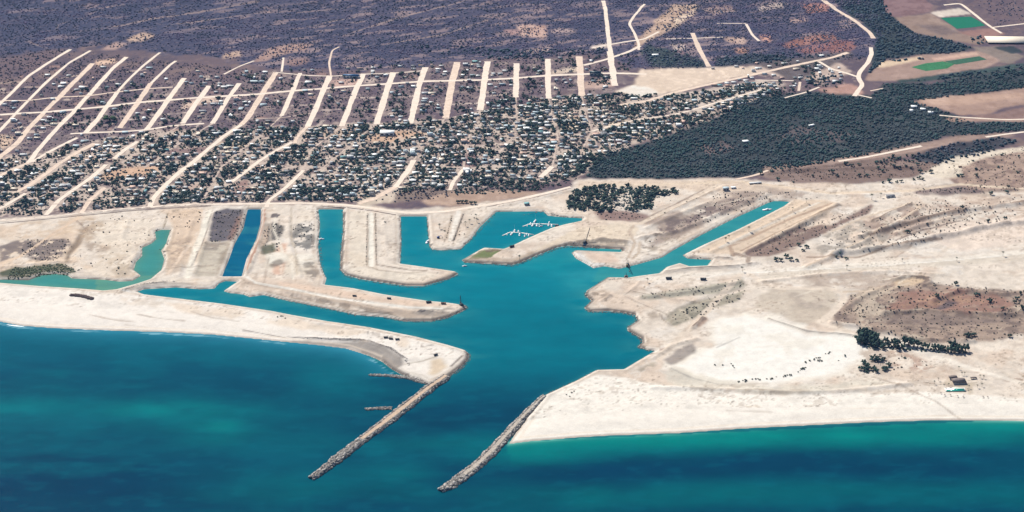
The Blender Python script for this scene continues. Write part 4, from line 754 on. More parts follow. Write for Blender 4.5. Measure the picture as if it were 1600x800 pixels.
# ------------------------------------------------------------------ rock jetties and riprap
def rock_scatter(name, Q, Zr, size, parent=None, shade=None):
    n = len(Q); temps = []
    for i in range(6):
        r = np.random.default_rng(50 + i); temps.append((I0[0] * (.7 + .6 * r.random((12, 1))) * np.array([1, .85, .75]), I0[1]))
    g = .11 + .34 * rng.random(n) ** 1.4; cols = np.stack([g * 1.10, g * 1.0, g * .90], 1)
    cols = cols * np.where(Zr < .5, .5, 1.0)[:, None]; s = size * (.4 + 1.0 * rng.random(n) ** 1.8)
    return scatter(name, MROCK, temps, Q[:, 0], Q[:, 1], Zr, s, s, rng.random(n) * 6.28, cols, rng.integers(0, 6, n))
def jetty(pts, hw, top, label, road=None, n_per_m=9.0, size=1.15, inner=0.0, tm=None):
    Pn = wpts(pts, 1.5); Q = []
    for a, b in zip(Pn[:-1], Pn[1:]):
        k = max(2, int(np.linalg.norm(b - a) / 5)); Q += [a + (b - a) * i / k for i in range(k)]
    Q = np.array(Q + [Pn[-1]]); W_ = np.interp(np.linspace(0, 1, len(Q)), np.linspace(0, 1, len(hw)), hw)
    for _ in range(2): Q[1:-1] = (Q[:-2] + 2 * Q[1:-1] + Q[2:]) / 4
    T = np.gradient(Q, axis=0); T /= np.linalg.norm(T, axis=1)[:, None]; N = np.stack([-T[:, 1], T[:, 0]], 1)
    o = empty('rock_jetty' if road else 'rock_groyne', (*Q[0], 0)); tag(o, label, 'jetty' if road else 'groyne')
    prof = [(-1, -2), (-.55, .8), (-.38, 1), (0, 1.05), (.38, 1), (.55, .8), (1, -2)]
    V = []
    for i in range(len(Q)):
        w = W_[i] * (1 + .3 * (rng.random() - .5)); tz = top * (1 if i < len(Q) - 2 else .5)
        for a, h in prof: V.append((*(Q[i] + N[i] * a * w * 1.15), tz * h if h > 0 else h))
    m = len(prof); F = [(i * m + j, i * m + j + 1, (i + 1) * m + j + 1, (i + 1) * m + j) for i in range(len(Q) - 1) for j in range(m - 1)]
    V = np.array(V); V -= np.array([*Q[0], 0])
    c = add_mesh('rubble_core', V, F, MCORE, False, None, o)
    L_ = np.linalg.norm(np.diff(Q, axis=0), axis=1).sum(); n = int(L_ * n_per_m)
    t = rng.random(n) * (len(Q) - 1); i = t.astype(int); f = (t - i)[:, None]; ww = W_[i]
    ww = ww * (.78 + .5 * fbm(t * .45, t * 0 + len(pts), 1.0, 2)); base = Q[i] * (1 - f) + Q[np.minimum(i + 1, len(Q) - 1)] * f
    u = (rng.random(n) ** .7) * np.where(rng.random(n) < .5, -1, 1); lo_ = .42 if road else 0
    if road:
        far = t / (len(Q) - 1) > road; u = np.where(far, u, np.sign(u) * (lo_ + (1 - lo_) * np.abs(u)))
    q = base + N[i] * (u * ww * 1.1)[:, None]; zz = np.interp(np.abs(u), [0, .45, .62, 1], [top, top, top * .72, -.3])
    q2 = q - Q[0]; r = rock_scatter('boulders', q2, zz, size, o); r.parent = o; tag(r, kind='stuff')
    if road:
        k = int(len(Q) * road); V = []
        for j in range(k):
            w = W_[j] * .40 * (1 + .25 * (rng.random() - .5)); e = Q[j] - Q[0]
            V += [(*(e + N[j] * w), top * 1.0 + .35), (*(e - N[j] * w), top * 1.0 + .35)]
        F = [(2 * j, 2 * j + 1, 2 * j + 3, 2 * j + 2) for j in range(k - 1)]
        add_mesh('crest_track', V, F, tm or MTRACK, False, None, o)
    return o
MCORE = m_flat('rubble', (.20, .185, .17), .95, .4, .6, .1, bmp=.6); MTRACK = m_flat('crest_dirt', tuple(A(214, 188, 164)), .95, .2, .3, .1)
jetty([(697, 588), (672, 605), (640, 630), (600, 661), (565, 687), (530, 714), (502, 736), (486, 747)], [8, 8.5, 9.5, 10.5, 8.5, 9, 8.5, 5], 3.4, 'long rock jetty with a pink dirt track, left side of the harbour mouth', .66, 6.5, 1.9)
jetty([(850, 619), (828, 640), (800, 670), (770, 703), (745, 727), (722, 744), (705, 757), (688, 766)], [4, 5.5, 7, 8.5, 9, 8.5, 10, 6], 3.2, 'shorter rock jetty beside the right beach, with a bare pale crest', .86, 7, 2.0, 0, m_flat('crest_rubble', tuple(A(196, 184, 170)), .95, .4, .5, .1, bmp=.5))
jetty([(612, 637), (590, 637), (571, 639)], [4, 3.5, 2.5], 1.2, 'short rock groyne branching off the left jetty halfway out', None, 5, 1.5)
jetty([(668, 598), (640, 590), (610, 586), (577, 585)], [5, 4, 4, 2.5], 1.2, 'dark rock groyne closing the small pocket beach', None, 5, 1.4)
def bank(pts, w, dens, size):
    Pn = wpts(pts, 1.0); out = []; zz = []
    for a, b in zip(Pn[:-1], Pn[1:]):
        L_ = np.linalg.norm(b - a); n = int(L_ * w * dens); t = rng.random(n)[:, None]; T = (b - a) / L_; N = np.array([-T[1], T[0]])
        out.append(a + (b - a) * t + N * ((rng.random(n) - .5) * w)[:, None])
    q = np.concatenate(out); z = np.maximum(zs(q[:, 0], q[:, 1]), 0); return q, z, np.full(len(q), size)
BK = [([(732, 552), (733, 560), (720, 575), (700, 590), (680, 601)], 8, .30, 1.0), ([(532, 402), (532, 422), (540, 431), (562, 437), (600, 443), (635, 448), (662, 448), (690, 440), (717, 429)], 4, .30, .8),
 ([(725, 409), (800, 415), (812, 412), (837, 401), (870, 388), (887, 385), (937, 388)], 6, .30, .9), ([(937, 386), (910, 383), (895, 382)], 9, .2, 1.0), ([(915, 482), (922, 487), (950, 487), (975, 489), (992, 493), (995, 501), (980, 512)], 7, .3, .9), ([(980, 513), (985, 519), (1002, 530), (1003, 536), (996, 542), (1012, 547), (1022, 548)], 5, .3, .9), ([(914, 456), (916, 463), (926, 470), (914, 480)], 5, .3, .8),
 ([(536, 328), (536, 362), (532, 402)], 6, .14, .8), ([(626, 342), (627, 382), (625, 410)], 4, .14, .8), ([(667, 340), (669, 362), (671, 385), (676, 391), (700, 391), (720, 389), (735, 375), (775, 333)], 4, .2, .8),
 ([(600, 496), (640, 502), (675, 502), (700, 496), (730, 481), (725, 476)], 6, .3, 1.0), ([(420, 463), (475, 475), (557, 492), (600, 496)], 6, .12, .9), ([(190, 455), (225, 445), (258, 441), (275, 442)], 7, .2, .8), ([(935, 440), (960, 438), (985, 435)], 5, .2, .8),
 ([(470, 529), (540, 532), (575, 533), (610, 546), (633, 562), (640, 572)], 5, .2, .8), ([(815, 336), (842, 330), (852, 333), (876, 338), (912, 340)], 4, .25, .9), ([(496, 330), (499, 380), (504, 425)], 6, .14, .9), ([(850, 617), (880, 603), (900, 595), (932, 579)], 4, .15, .8)]
qs, zz_, ss = zip(*[bank(*b) for b in BK]); q = np.concatenate(qs)
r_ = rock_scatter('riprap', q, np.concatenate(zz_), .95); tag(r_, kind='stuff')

# ------------------------------------------------------------------ vegetation: uncountable cover
def cover(name, fills, base, rlo, rhi, temps, avoid=True, var=.35, seed=0, zr=1.0, thin=0):
    q = np.concatenate([fill(p, d) for p, d in fills])
    if thin: w_ = fbm(q[:, 0] * .6, q[:, 1], 55, 4, 91.); q = q[rng.random(len(q)) < np.clip(1.15 - st(w_, .5, .64) * thin, 0, 1)]
    if avoid: q = q[~on_street(q[:, 0], q[:, 1])]
    n = len(q); s = rlo + (rhi - rlo) * rng.random(n) ** 1.5; lc = leafcols(n, base, var)
    if thin: w2 = st(fbm(q[:, 0] * .5, q[:, 1], 40, 4, 95.), .5, .68)[:, None]; lc = lc * (.8 + .7 * fbm(q[:, 0], q[:, 1], 120, 3, 97.)[:, None]) * (1 - w2) + w2 * np.array(base) * np.array([2.1, 1.45, 1.6])
    o = scatter(name, MLEAF, temps, q[:, 0], q[:, 1], zs(q[:, 0], q[:, 1]) - .1, s, s * zr * (.7 + .5 * rng.random(n)), rng.random(n) * 6.28, lc, rng.integers(0, len(temps), n))
    tag(o, kind='stuff'); print(name, n); return o
WOOD = [(915, 277), (925, 255), (955, 237), (1000, 226), (1040, 213), (1080, 197), (1120, 185), (1160, 165), (1200, 150), (1260, 143), (1320, 150), (1360, 152), (1380, 131), (1450, 131), (1540, 115), (1660, 98), (1660, 130), (1520, 147), (1425, 158), (1465, 170), (1500, 184), (1520, 192), (1660, 190), (1660, 200), (1560, 208), (1480, 213), (1420, 231), (1350, 246), (1300, 253), (1200, 268), (1150, 278), (1100, 277), (1000, 279)]
I0S = []
for i in range(5):
    r = np.random.default_rng(90 + i); v = I0[0] * (.65 + .7 * r.random((12, 1))) * np.array([1, 1, .8]); v[:, 2] += .5; I0S.append((v, I0[1]))
cover('woodland', [(WOOD, 34), ([(915, 277), (960, 238), (1040, 213), (1120, 185), (1200, 150), (1330, 160), (1200, 185), (1080, 240), (1000, 279)], 12)], (.030, .057, .053), 1.3, 3.6, SIMP, var=.28, thin=.7)
cover('valley_woodland', [([(1296, 0), (1372, -5), (1400, 30), (1430, 52), (1480, 62), (1524, 76), (1480, 84), (1430, 86), (1385, 93), (1358, 114), (1365, 80), (1370, 60), (1350, 40), (1315, 15)], 24), ([(1000, 80), (1010, 70), (1050, 78), (1094, 92), (1098, 103), (1020, 104)], 12), ([(1112, 92), (1180, 84), (1240, 90), (1235, 96), (1120, 103)], 12), ([(760, 78), (860, 76), (945, 76), (945, 84), (860, 90), (760, 94)], 12), ([(640, 70), (760, 72), (760, 88), (660, 84)], 6), ([(1425, 243), (1500, 222), (1560, 214), (1590, 220), (1540, 240), (1480, 256), (1440, 256)], 14), ([(1260, 120), (1300, 115), (1320, 128), (1262, 138)], 14), ([(1180, 95), (1230, 82), (1330, 84), (1325, 94), (1250, 92)], 4), ([(1400, 128), (1560, 106), (1600, 100), (1600, 106), (1480, 124)], 14), ([(1380, 93), (1400, 97), (1440, 90), (1445, 93)], 20), ([(1515, 58), (1542, 56), (1545, 70), (1522, 70)], 8)], (.034, .056, .064), 1.6, 4.2, SIMP, var=.45, thin=.6)
cover('desert_scrub', [([(-100, 62), (0, 85), (150, 72), (350, 90), (430, 108), (620, 108), (760, 92), (950, 85), (1000, 108), (1100, 106), (1250, 90), (1380, 95), (1380, -30), (-150, -30)], 19), ([(1100, -30), (1380, -30), (1350, 60), (1200, 90), (1000, 100)], 9), ([(1520, 0), (1700, -20), (1700, 30), (1560, 40)], 8)], (.062, .070, .100), 1.0, 2.6, I0S, var=.45, thin=.8)  # first colour is blue-tinted, distance haze painted into the scrub as well
cover('town_scrub', [([(-80, 60), (0, 84), (150, 71), (110, 77), (60, 105), (-50, 190)], 14), ([(-50, 190), (100, 77), (260, 95), (430, 112), (620, 112), (720, 95), (905, 88), (960, 108), (960, 125), (700, 175), (480, 195), (230, 203), (50, 250), (-50, 270)], 12), ([(-60, 342), (250, 322), (330, 290), (100, 250), (-60, 275)], 6), ([(620, 300), (645, 292), (720, 292), (715, 300), (690, 312), (612, 316)], 14), ([(200, 200), (500, 190), (900, 150), (900, 290), (560, 318), (300, 320)], 3)], (.060, .060, .075), 1.0, 2.6, I0S, var=.4)
cover('undergrowth', [([(-60, 342), (0, 340), (250, 322), (400, 316), (560, 314), (640, 296), (700, 296), (850, 288), (905, 276), (925, 255), (960, 235), (1040, 212), (1090, 195), (1180, 158), (1230, 145), (1200, 128), (1060, 150), (960, 145), (905, 150), (800, 152), (700, 185), (480, 198), (230, 206), (50, 240), (-60, 262)], 18), ([(888, 312), (897, 301), (930, 292), (1062, 297), (1058, 302), (1022, 311), (1020, 326), (950, 331), (905, 329)], 40), ([(712, 300), (790, 295), (850, 291), (905, 278), (900, 286), (850, 296), (800, 303), (712, 303)], 40), ([(478, 292), (560, 290), (560, 300), (478, 302)], 40), ([(266, 304), (330, 308), (320, 318), (266, 320)], 30), ([(1336, 526), (1376, 532), (1400, 542), (1470, 545), (1512, 549), (1508, 554), (1440, 550), (1380, 545), (1338, 540)], 45)], (.036, .062, .054), 1.2, 3.0, SIMP, var=.35, thin=.95, zr=.8)
cover('mangrove', [([(5, 424), (25, 418), (100, 412), (115, 420), (118, 425), (100, 430), (65, 430), (40, 433), (5, 436)], 120)], (.07, .095, .045), .7, 1.5, I0S)
cover('brush', [([(0, 385), (30, 375), (60, 375), (105, 373), (112, 385), (100, 400), (85, 408), (60, 408), (30, 400)], 16), ([(336, 330), (386, 328), (378, 360), (362, 377), (326, 378)], 16), ([(410, 398), (408, 360), (430, 346), (444, 355), (434, 392)], 9), ([(458, 352), (482, 345), (490, 350), (496, 385), (480, 392), (460, 388)], 9),
   ([(1330, 460), (1455, 440), (1600, 455), (1640, 520), (1520, 535), (1430, 535), (1345, 512), (1298, 503), (1312, 480)], 9), ([(1160, 392), (1250, 352), (1360, 320), (1356, 334), (1240, 388), (1180, 402)], 10), ([(1480, 262), (1600, 228), (1700, 215), (1700, 300), (1520, 300)], 7), ([(1190, 268), (1430, 250), (1470, 258), (1430, 276), (1240, 283)], 12), ([(1280, 370), (1440, 320), (1560, 320), (1480, 372), (1380, 395), (1280, 398)], 7), ([(1120, 300), (1240, 300), (1160, 330), (1040, 370), (1010, 380), (1100, 325)], 10), ([(990, 462), (1060, 452), (1160, 437), (1164, 448), (1080, 462), (1000, 468)], 10), ([(1045, 495), (1100, 468), (1166, 450), (1158, 466), (1080, 500), (1055, 510)], 10), ([(1400, 318), (1600, 305), (1600, 340), (1450, 372)], 4), ([(930, 330), (985, 330), (1020, 342), (940, 344)], 14), ([(1432, 295), (1530, 292), (1540, 303), (1430, 303)], 20),
   ([(130, 345), (330, 328), (250, 400), (120, 430)], 2.0), ([(1390, 545), (1460, 570), (1395, 580)], 8), ([(1350, 565), (1390, 560), (1392, 583), (1350, 585)], 10), ([(1195, 300), (1300, 310), (1240, 312)], 6)], (.085, .08, .066), .7, 2.0, I0S, var=.45)

# ------------------------------------------------------------------ trees one can tell apart
MTREE = [m_flat('dark_green_leaves', (.036, .062, .048), .9, .35, .6, .12, rnd=.35), m_flat('grey_green_leaves', (.055, .070, .052), .9, .35, .6, .12, rnd=.3), m_flat('fresh_green_leaves', (.045, .080, .034), .9, .3, .6, .12, rnd=.3)]
MBARK = m_flat('bark', (.16, .12, .09), .95, .3, 2, .1)
def trunk_mb(h):
    b = MB(); b.bar((0, 0, -.15), (.05, .03, h * .6), .20, .13)
    for k in range(4):
        a = k * 1.6 + .4; b.bar((.05, .03, h * .5), (math.cos(a) * .5, math.sin(a) * .5, h * .85), .10, .04, 5)
    return b
TPROTO = {}
def tree_proto(name, kind, mi, seed):
    o = empty(name); v, f = crown(kind, seed); v = v.copy(); v[:, 2] = v[:, 2] * .85 + .25
    c = add_mesh('crown', v, f, MTREE[mi], False, None, o); t = trunk_mb(.8); t.build('trunk', MBARK, o); return o
for k in ('round', 'low', 'wide'):
    for s in range(3): TPROTO[(k, s)] = tree_proto('tree', k, s, 10 * s + len(k))
SHP = {}
for s in range(4):
    v, f = crown('bush' if s % 2 else 'low', 300 + s); SHP[s] = (v, f)
trees = []; shrubs = []
def tre(px, py, r, kind='round', s=0, look=None, lab=None, h=1.0):
    x, y, _ = at(px, py); trees.append(dict(x=x, y=y, r=r, kind=kind, s=s, look=look, lab=lab, h=h))
def grove(pts, dens, rlo, rhi, look, kinds=('round', 'low')):
    for x, y in fill(pts, dens):
        r = rlo + (rhi - rlo) * rng.random(); s = int(rng.random() < .25)
        trees.append(dict(x=x, y=y, r=r, kind=kinds[int(rng.random() * len(kinds))], s=s, look=None, lab=None, h=.8 + .4 * rng.random(), g=look))
grove([(885, 312), (895, 300), (930, 291), (975, 290), (990, 292), (984, 300), (960, 312), (972, 322), (950, 332), (905, 330), (888, 328)], 12, 4, 6.2, 'trees of the grove behind the marina')
grove([(985, 300), (1000, 292), (1062, 297), (1060, 302), (1020, 310), (1020, 326), (1000, 333), (982, 328), (990, 312)], 12, 4, 6.2, 'trees of the grove behind the marina')
grove([(1370, 250), (1400, 243), (1428, 244), (1440, 252), (1390, 258), (1362, 258)], 6, 3, 5.2, 'trees along the valley track')
for px, py in ((1322, 258), (1330, 262), (1342, 259), (1378, 268), (1372, 264), (1396, 262), (1404, 264), (1415, 262), (1424, 264), (1433, 258), (1342, 275), (1355, 276), (1380, 286), (1390, 284), (1401, 285), (1408, 285), (1428, 281), (1436, 279), (1442, 281), (1455, 270), (1438, 270), (1548, 305), (1497, 275), (1502, 275), (1503, 327), (1418, 364), (1449, 352), (1570, 343), (1533, 353), (1543, 347), (1525, 266), (1566, 243), (1520, 252), (1575, 292), (1573, 302), (1525, 276), (1590, 270), (1592, 246), (1560, 262), (1240, 285), (1215, 282), (1205, 270), (1222, 268), (1188, 272), (1300, 270), (1308, 276), (1270, 276), (1213, 407), (1220, 408), (1236, 407), (1245, 408), (1228, 402), (1312, 400), (1307, 403), (1260, 387), (1255, 392), (1248, 384), (1322, 405), (1405, 450), (1493, 445), (1529, 461), (1524, 462), (1594, 460), (1585, 474), (1597, 484), (1590, 468), (1546, 472), (1567, 485), (1578, 527), (1512, 526), (1518, 525), (1523, 525), (1463, 467)):
    tre(px, py, 3.6 + 2.8 * rng.random(), 'round' if rng.random() < .6 else 'low', int(rng.random() * 1.3))
for px, py, r in ((1340, 534, 5), (1347, 539, 5), (1345, 523, 5), (1353, 525, 5.5), (1360, 527, 5), (1360, 540, 5), (1369, 529, 4.5), (1366, 543, 4.5), (1383, 535, 4), (1400, 546, 4.5), (1342, 527, 5), (1348, 530, 6), (1355, 532, 6.5), (1350, 536, 5), (1362, 533, 6), (1368, 536, 5.5), (1374, 540, 4.5), (1388, 541, 4), (1396, 540, 5), (1403, 541, 5), (1413, 538, 5.5), (1420, 540, 6), (1428, 541, 5.5), (1434, 542, 4.5), (1442, 544, 4), (1450, 545, 4), (1458, 546, 4), (1466, 547, 4), (1474, 548, 4), (1488, 544, 5.5), (1482, 550, 4.5), (1492, 551, 4.5), (1500, 551, 5), (1508, 549, 5), (1380, 545, 4), (1410, 546, 4), (1496, 546, 4.5)):
    tre(px, py, r * 1.5, 'round', 0, None, None, 1.45); trees[-1]['g'] = 'dark trees of the windbreak on the plain'
for k in range(26):
    a = rng.random() * 6.28; q = math.sqrt(rng.random()); tre(1366 + 24 * q * math.cos(a), 572 + 12 * q * math.sin(a), 3.6 + 2.2 * rng.random(), 'round', 0); trees[-1]['g'] = 'clump of dark trees on the white sand'
for px, py in ((1352, 540), (1358, 543), (1366, 547), (1367, 556), (1375, 556), (1414, 560), (1320, 557)): tre(px, py, 2.6, 'round', 0)
tre(172, 189, 15, 'wide', 2, None, 'huge round green tree crown in the left of town, widest of all', .75); tre(125, 177, 8, 'round', 0, None, 'teal dark tree beside a street crossing in the left of town')
for k, px in enumerate((715, 722, 729, 736, 742)): tre(px, 317 + (k > 2) * 2, 5.0, 'round', 0)
for px in range(478, 560, 7): tre(px, 297 - (px - 478) * .03 + rng.random() * 3, 5.2, 'round', 0)
for px in range(712, 880, 8): tre(px, 298 - (px - 712) * .07 + rng.random() * 3, 4.6, 'round', int(rng.random() < .2))
grove([(775, 288), (880, 280), (900, 282), (850, 295), (800, 302), (780, 300)], 7, 2.5, 4.5, 'trees on the shore side of town')
grove([(898, 252), (925, 240), (945, 240), (935, 262), (905, 275), (890, 270)], 6, 4, 6.5, 'trees on the shore side of town')
grove([(265, 300), (300, 298), (330, 312), (320, 318), (270, 318)], 8, 3.5, 5, 'trees on the shore side of town'); grove([(200, 312), (230, 310), (240, 318), (205, 322)], 7, 3.5, 5.5, 'trees on the shore side of town')
NEAR = len(trees)
# town trees, clustered
th = math.atan2(-(wpts([(696, 184)])[0][0] - wpts([(715, 97)])[0][0]), -(wpts([(696, 184)])[0][1] - wpts([(715, 97)])[0][1]))
def town_n(x, y): return fbm(x, y, 38, 3, 61.)
q = fill([(-80, 345), (0, 340), (250, 322), (400, 316), (560, 315), (640, 300), (700, 296), (850, 288), (905, 276), (925, 255), (960, 235), (1040, 212), (1090, 195), (1180, 158), (1215, 145), (1180, 130), (1060, 150), (960, 145), (905, 150), (800, 152), (700, 185), (480, 198), (230, 206), (50, 240), (-80, 262)], 17)
u, v = q[:, 0], q[:, 1]
dens = st(town_n(u, v), .38, .62) * .9 + .25
lm = proj(u, v)[0]; dens = dens * np.where(lm < 230, .6, 1)
q = q[(rng.random(len(q)) < dens)]
q2 = fill([(60, 200), (140, 130), (330, 128), (430, 112), (720, 98), (905, 90), (1000, 85), (960, 140), (905, 150), (700, 185), (480, 198), (230, 204)], 6.0); q2 = q2[rng.random(len(q2)) < st(town_n(q2[:, 0], q2[:, 1]), .45, .6)]
q3 = fill([(1100, 150), (1180, 130), (1260, 122), (1300, 100), (1200, 98), (1320, 130), (1290, 145), (1200, 152)], 5)
q = np.concatenate([q, q2, q3]); q = q[~on_street(q[:, 0], q[:, 1])]
def clear_of(q, lots):
    k = np.ones(len(q), bool)
    for l_ in lots: k &= ~inpoly(q[:, 0], q[:, 1], wpts(l_))
    return q[k]
LOTS = [[(172, 268), (200, 261), (252, 260), (240, 272), (205, 275), (150, 280)], [(570, 218), (605, 203), (640, 203), (676, 209), (640, 213), (610, 223), (570, 223)], [(965, 152), (994, 130), (1000, 106), (1165, 112), (1135, 124), (1052, 145)], [(262, 231), (322, 229), (320, 241), (262, 241)], [(690, 302), (850, 296), (740, 320), (660, 320)], [(560, 325), (560, 312), (640, 296), (650, 292)], [(292, 290), (315, 285), (312, 300), (296, 300)], [(370, 284), (388, 282), (386, 298), (366, 300)]]
q = clear_of(q, LOTS)
for x, y in q: trees.append(dict(x=x, y=y, r=2.4 + 3.4 * rng.random() ** 1.5, kind='round' if rng.random() < .6 else 'low', s=int(rng.random() * 1.25), look=None, lab=None, h=.8 + .5 * rng.random(), g='trees among the town houses'))
for t in trees: t['big'] = t['r'] / math.hypot(t['y'], H)
order = sorted(range(len(trees)), key=lambda i: -trees[i]['big'] - (1 if i < NEAR else 0) * .0002)
keep = set(order[:300]); ind = [trees[i] for i in order[:300]]; rest = [trees[i] for i in range(len(trees)) if i not in keep]
print('trees', len(trees), 'near', NEAR)
TM = [('the white tern-marked jetty', -900, 900)][:0] + [('the blue canal head', 398, 322), ('the tan ball field', 610, 212), ('the widest street foot', 637, 270), ('the grove gap', 985, 312), ('the left grove tip', 892, 318), ('the right grove tip', 1058, 299), ('the left grove middle', 935, 308), ('the windbreak left end', 1342, 530), ('the windbreak middle', 1425, 543), ('the windbreak right end', 1508, 550), ('the dune clump centre', 1366, 572),
   ('the long canal head', 1200, 285), ('the valley sand fan', 1465, 268), ('the valley track bend', 1390, 240), ('the plain road right end', 1560, 395), ('the red earth field', 1500, 475), ('the sand ridge', 1500, 350), ('the brown shore road lot', 740, 306), ('the street above the marina', 853, 268), ('the tan lot in the left town', 205, 268), ('the shore road above the lagoon', 235, 323), ('the shore road hedge', 520, 292), ('the canal end road', 1228, 400), ('the town edge by the woodland', 925, 255), ('the shore road above the canals', 470, 312), ('the sandy verge in front of town', 580, 308), ('the far left street mouth', 126, 332)]
for t in ind:
    sz = 'large' if t['r'] > 4.6 else ('medium' if t['r'] > 3.4 else 'small'); t['look'] = f"{sz} {['dark', 'grey-green', 'fresh green'][t['s']]} {'rounded' if t['kind'] == 'round' else ('broad' if t['kind'] == 'wide' else 'low')} tree"
place_labels([t for t in ind if not t['lab']], TM)
def zone_z(x, y): return float(zs(np.array([x]), np.array([y]))[0])
for t in ind:
    o = copy_tree(TPROTO[(t['kind'], t['s'])]); o.name = 'tree'; o.location = (t['x'], t['y'], zone_z(t['x'], t['y'])); o.rotation_euler = (0, 0, rng.random() * 6.28); o.scale = (t['r'], t['r'] * (.85 + .3 * rng.random()), t['r'] * t['h'])
    tag(o, t['lab'] or t['label'], 'tree', t.get('g', 'single trees on the plain'))
for o in TPROTO.values(): kill(o)
n = len(rest); ra = lambda k: np.array([t[k] for t in rest])
CR = [crown('round', 400 + i) for i in range(3)] + [crown('low', 410 + i) for i in range(3)]
bc = np.array([(.038, .064, .052), (.055, .070, .052), (.045, .08, .034)])[ra('s')] * (.65 + .8 * rng.random((n, 1)))
z = zs(ra('x'), ra('y'))
o = scatter('distant_trees', MLEAF, CR, ra('x'), ra('y'), z, ra('r'), ra('r') * ra('h'), rng.random(n) * 6.28, bc, rng.integers(0, 6, n)); tag(o, kind='stuff')

# ------------------------------------------------------------------ shrubs on the sand
def shr(px, py, r): x, y, _ = at(px, py); shrubs.append(dict(x=x, y=y, r=r))
for a, b, n in (((1152, 597), (1180, 594), 5), ((1180, 594), (1205, 593), 5), ((1205, 592), (1240, 585), 9), ((1240, 585), (1262, 572), 8), ((1255, 567), (1275, 560), 7), ((1275, 560), (1298, 551), 9), ((1276, 565), (1284, 563), 3)):
    for k in range(n): t = rng.random(); shr(a[0] + (b[0] - a[0]) * t, a[1] + (b[1] - a[1]) * t + rng.random() * 3 - 1.5, 1.3 + 1.5 * rng.random())
for px, py in ((1117, 571), (1129, 571), (1142, 569), (1145, 572), (1147, 575), (1310, 564), (1165, 597), (885, 617), (893, 614), (897, 612), (890, 620)): shr(px, py, 1.5 + rng.random())
for poly, d in (([(1045, 492), (1100, 466), (1130, 458), (1120, 474), (1060, 490)], 4), ([(1000, 462), (1100, 448), (1160, 438), (1162, 444), (1060, 458)], 3.2), ([(1135, 472), (1163, 452), (1160, 464), (1140, 475)], 5), ([(1325, 480), (1350, 473), (1378, 480), (1375, 496), (1340, 496), (1320, 490)], 5), ([(1298, 500), (1320, 505), (1330, 510), (1310, 510)], 8), ([(1010, 300), (1100, 310), (1050, 330), (1010, 345)], .8), ([(1000, 390), (1020, 382), (1030, 388)], 3), ([(1050, 384), (1070, 376), (1075, 380), (1055, 390)], 8), ([(170, 340), (215, 335), (210, 350), (175, 354)], 3), ([(160, 410), (180, 408), (200, 432), (165, 432)], 2.2), ([(280, 333), (312, 330), (310, 338), (285, 338)], 4), ([(108, 420), (125, 418), (140, 424), (112, 426)], 9), ([(164, 437), (178, 437), (178, 440), (166, 440)], 14), ([(250, 380), (265, 378), (262, 402), (250, 400)], 6), ([(600, 345), (608, 345), (604, 400), (597, 400)], 1), ([(700, 335), (745, 335), (735, 370), (680, 378)], 1.2), ([(1500, 510), (1600, 505), (1600, 525), (1520, 530)], .9), ([(630, 523), (570, 520), (600, 530), (628, 531)], .7), ([(430, 491), (450, 494), (452, 498), (430, 496)], 8), ([(1060, 398), (1110, 400), (1110, 403), (1062, 402)], 8)):
    for x, y in fill(poly, d): shrubs.append(dict(x=x, y=y, r=1.0 + 1.3 * rng.random()))
for px0, py0, px1, py1, n in ((574, 334, 572, 416, 26), (587, 334, 588, 412, 26), (724, 336, 709, 376, 18), (706, 338, 697, 374, 12)):
    for k in range(n): t = (k + rng.random() * .6) / n; shr(px0 + (px1 - px0) * t, py0 + (py1 - py0) * t, 1.0 + .6 * rng.random())
shrubs = sorted(shrubs, key=lambda s: s['y'] - 40 * s['r'])[:298]
for s in shrubs: s['look'] = ('round dark' if s['r'] > 1.9 else 'small dark' if s['r'] > 1.4 else 'tiny grey-green') + ' shrub'; s['s'] = int(rng.random() * 4)
place_labels(shrubs, [('the white sand flat', 1200, 560), ('the dune tree clump', 1366, 572), ('the curved track', 1340, 488), ('the inner harbour bulge', 1020, 500), ('the green trough', 1090, 478), ('the upper planted strip', 1120, 448), ('the right jetty root', 890, 616), ('the middle pier road', 580, 370), ('the short pier road', 712, 355), ('the lagoon head', 258, 365), ('the lagoon mouth', 150, 432), ('the left sandbar', 440, 495), ('the sandbar end', 600, 527), ('the side basin', 1088, 405), ('the excavator yard', 1000, 385), ('the marina grove', 1040, 320), ('the reed bank', 110, 422), ('the left sand field', 190, 345), ('the white strip top', 295, 334), ('the plain road', 1550, 515), ('the shrub row left end', 1165, 596), ('the shrub row right end', 1290, 556), ('the shrub row bend', 1235, 586)])
MSH = m_flat('shrub_leaves', (.050, .062, .042), .9, .35, 1.2, .12, rnd=.35); SHM = {}
for i, s in enumerate(shrubs):
    k = s['s']
    if k not in SHM:
        o = add_mesh('shrub', SHP[k][0], SHP[k][1], MSH); SHM[k] = o
    else: o = SHM[k].copy(); S.collection.objects.link(o)
    o.location = (s['x'], s['y'], zone_z(s['x'], s['y']) - .05); o.rotation_euler = (0, 0, rng.random() * 6.28); o.scale = (s['r'] * 1.15, s['r'], s['r'])
    tag(o, s['label'], 'shrub', 'shrubs scattered over the sand')

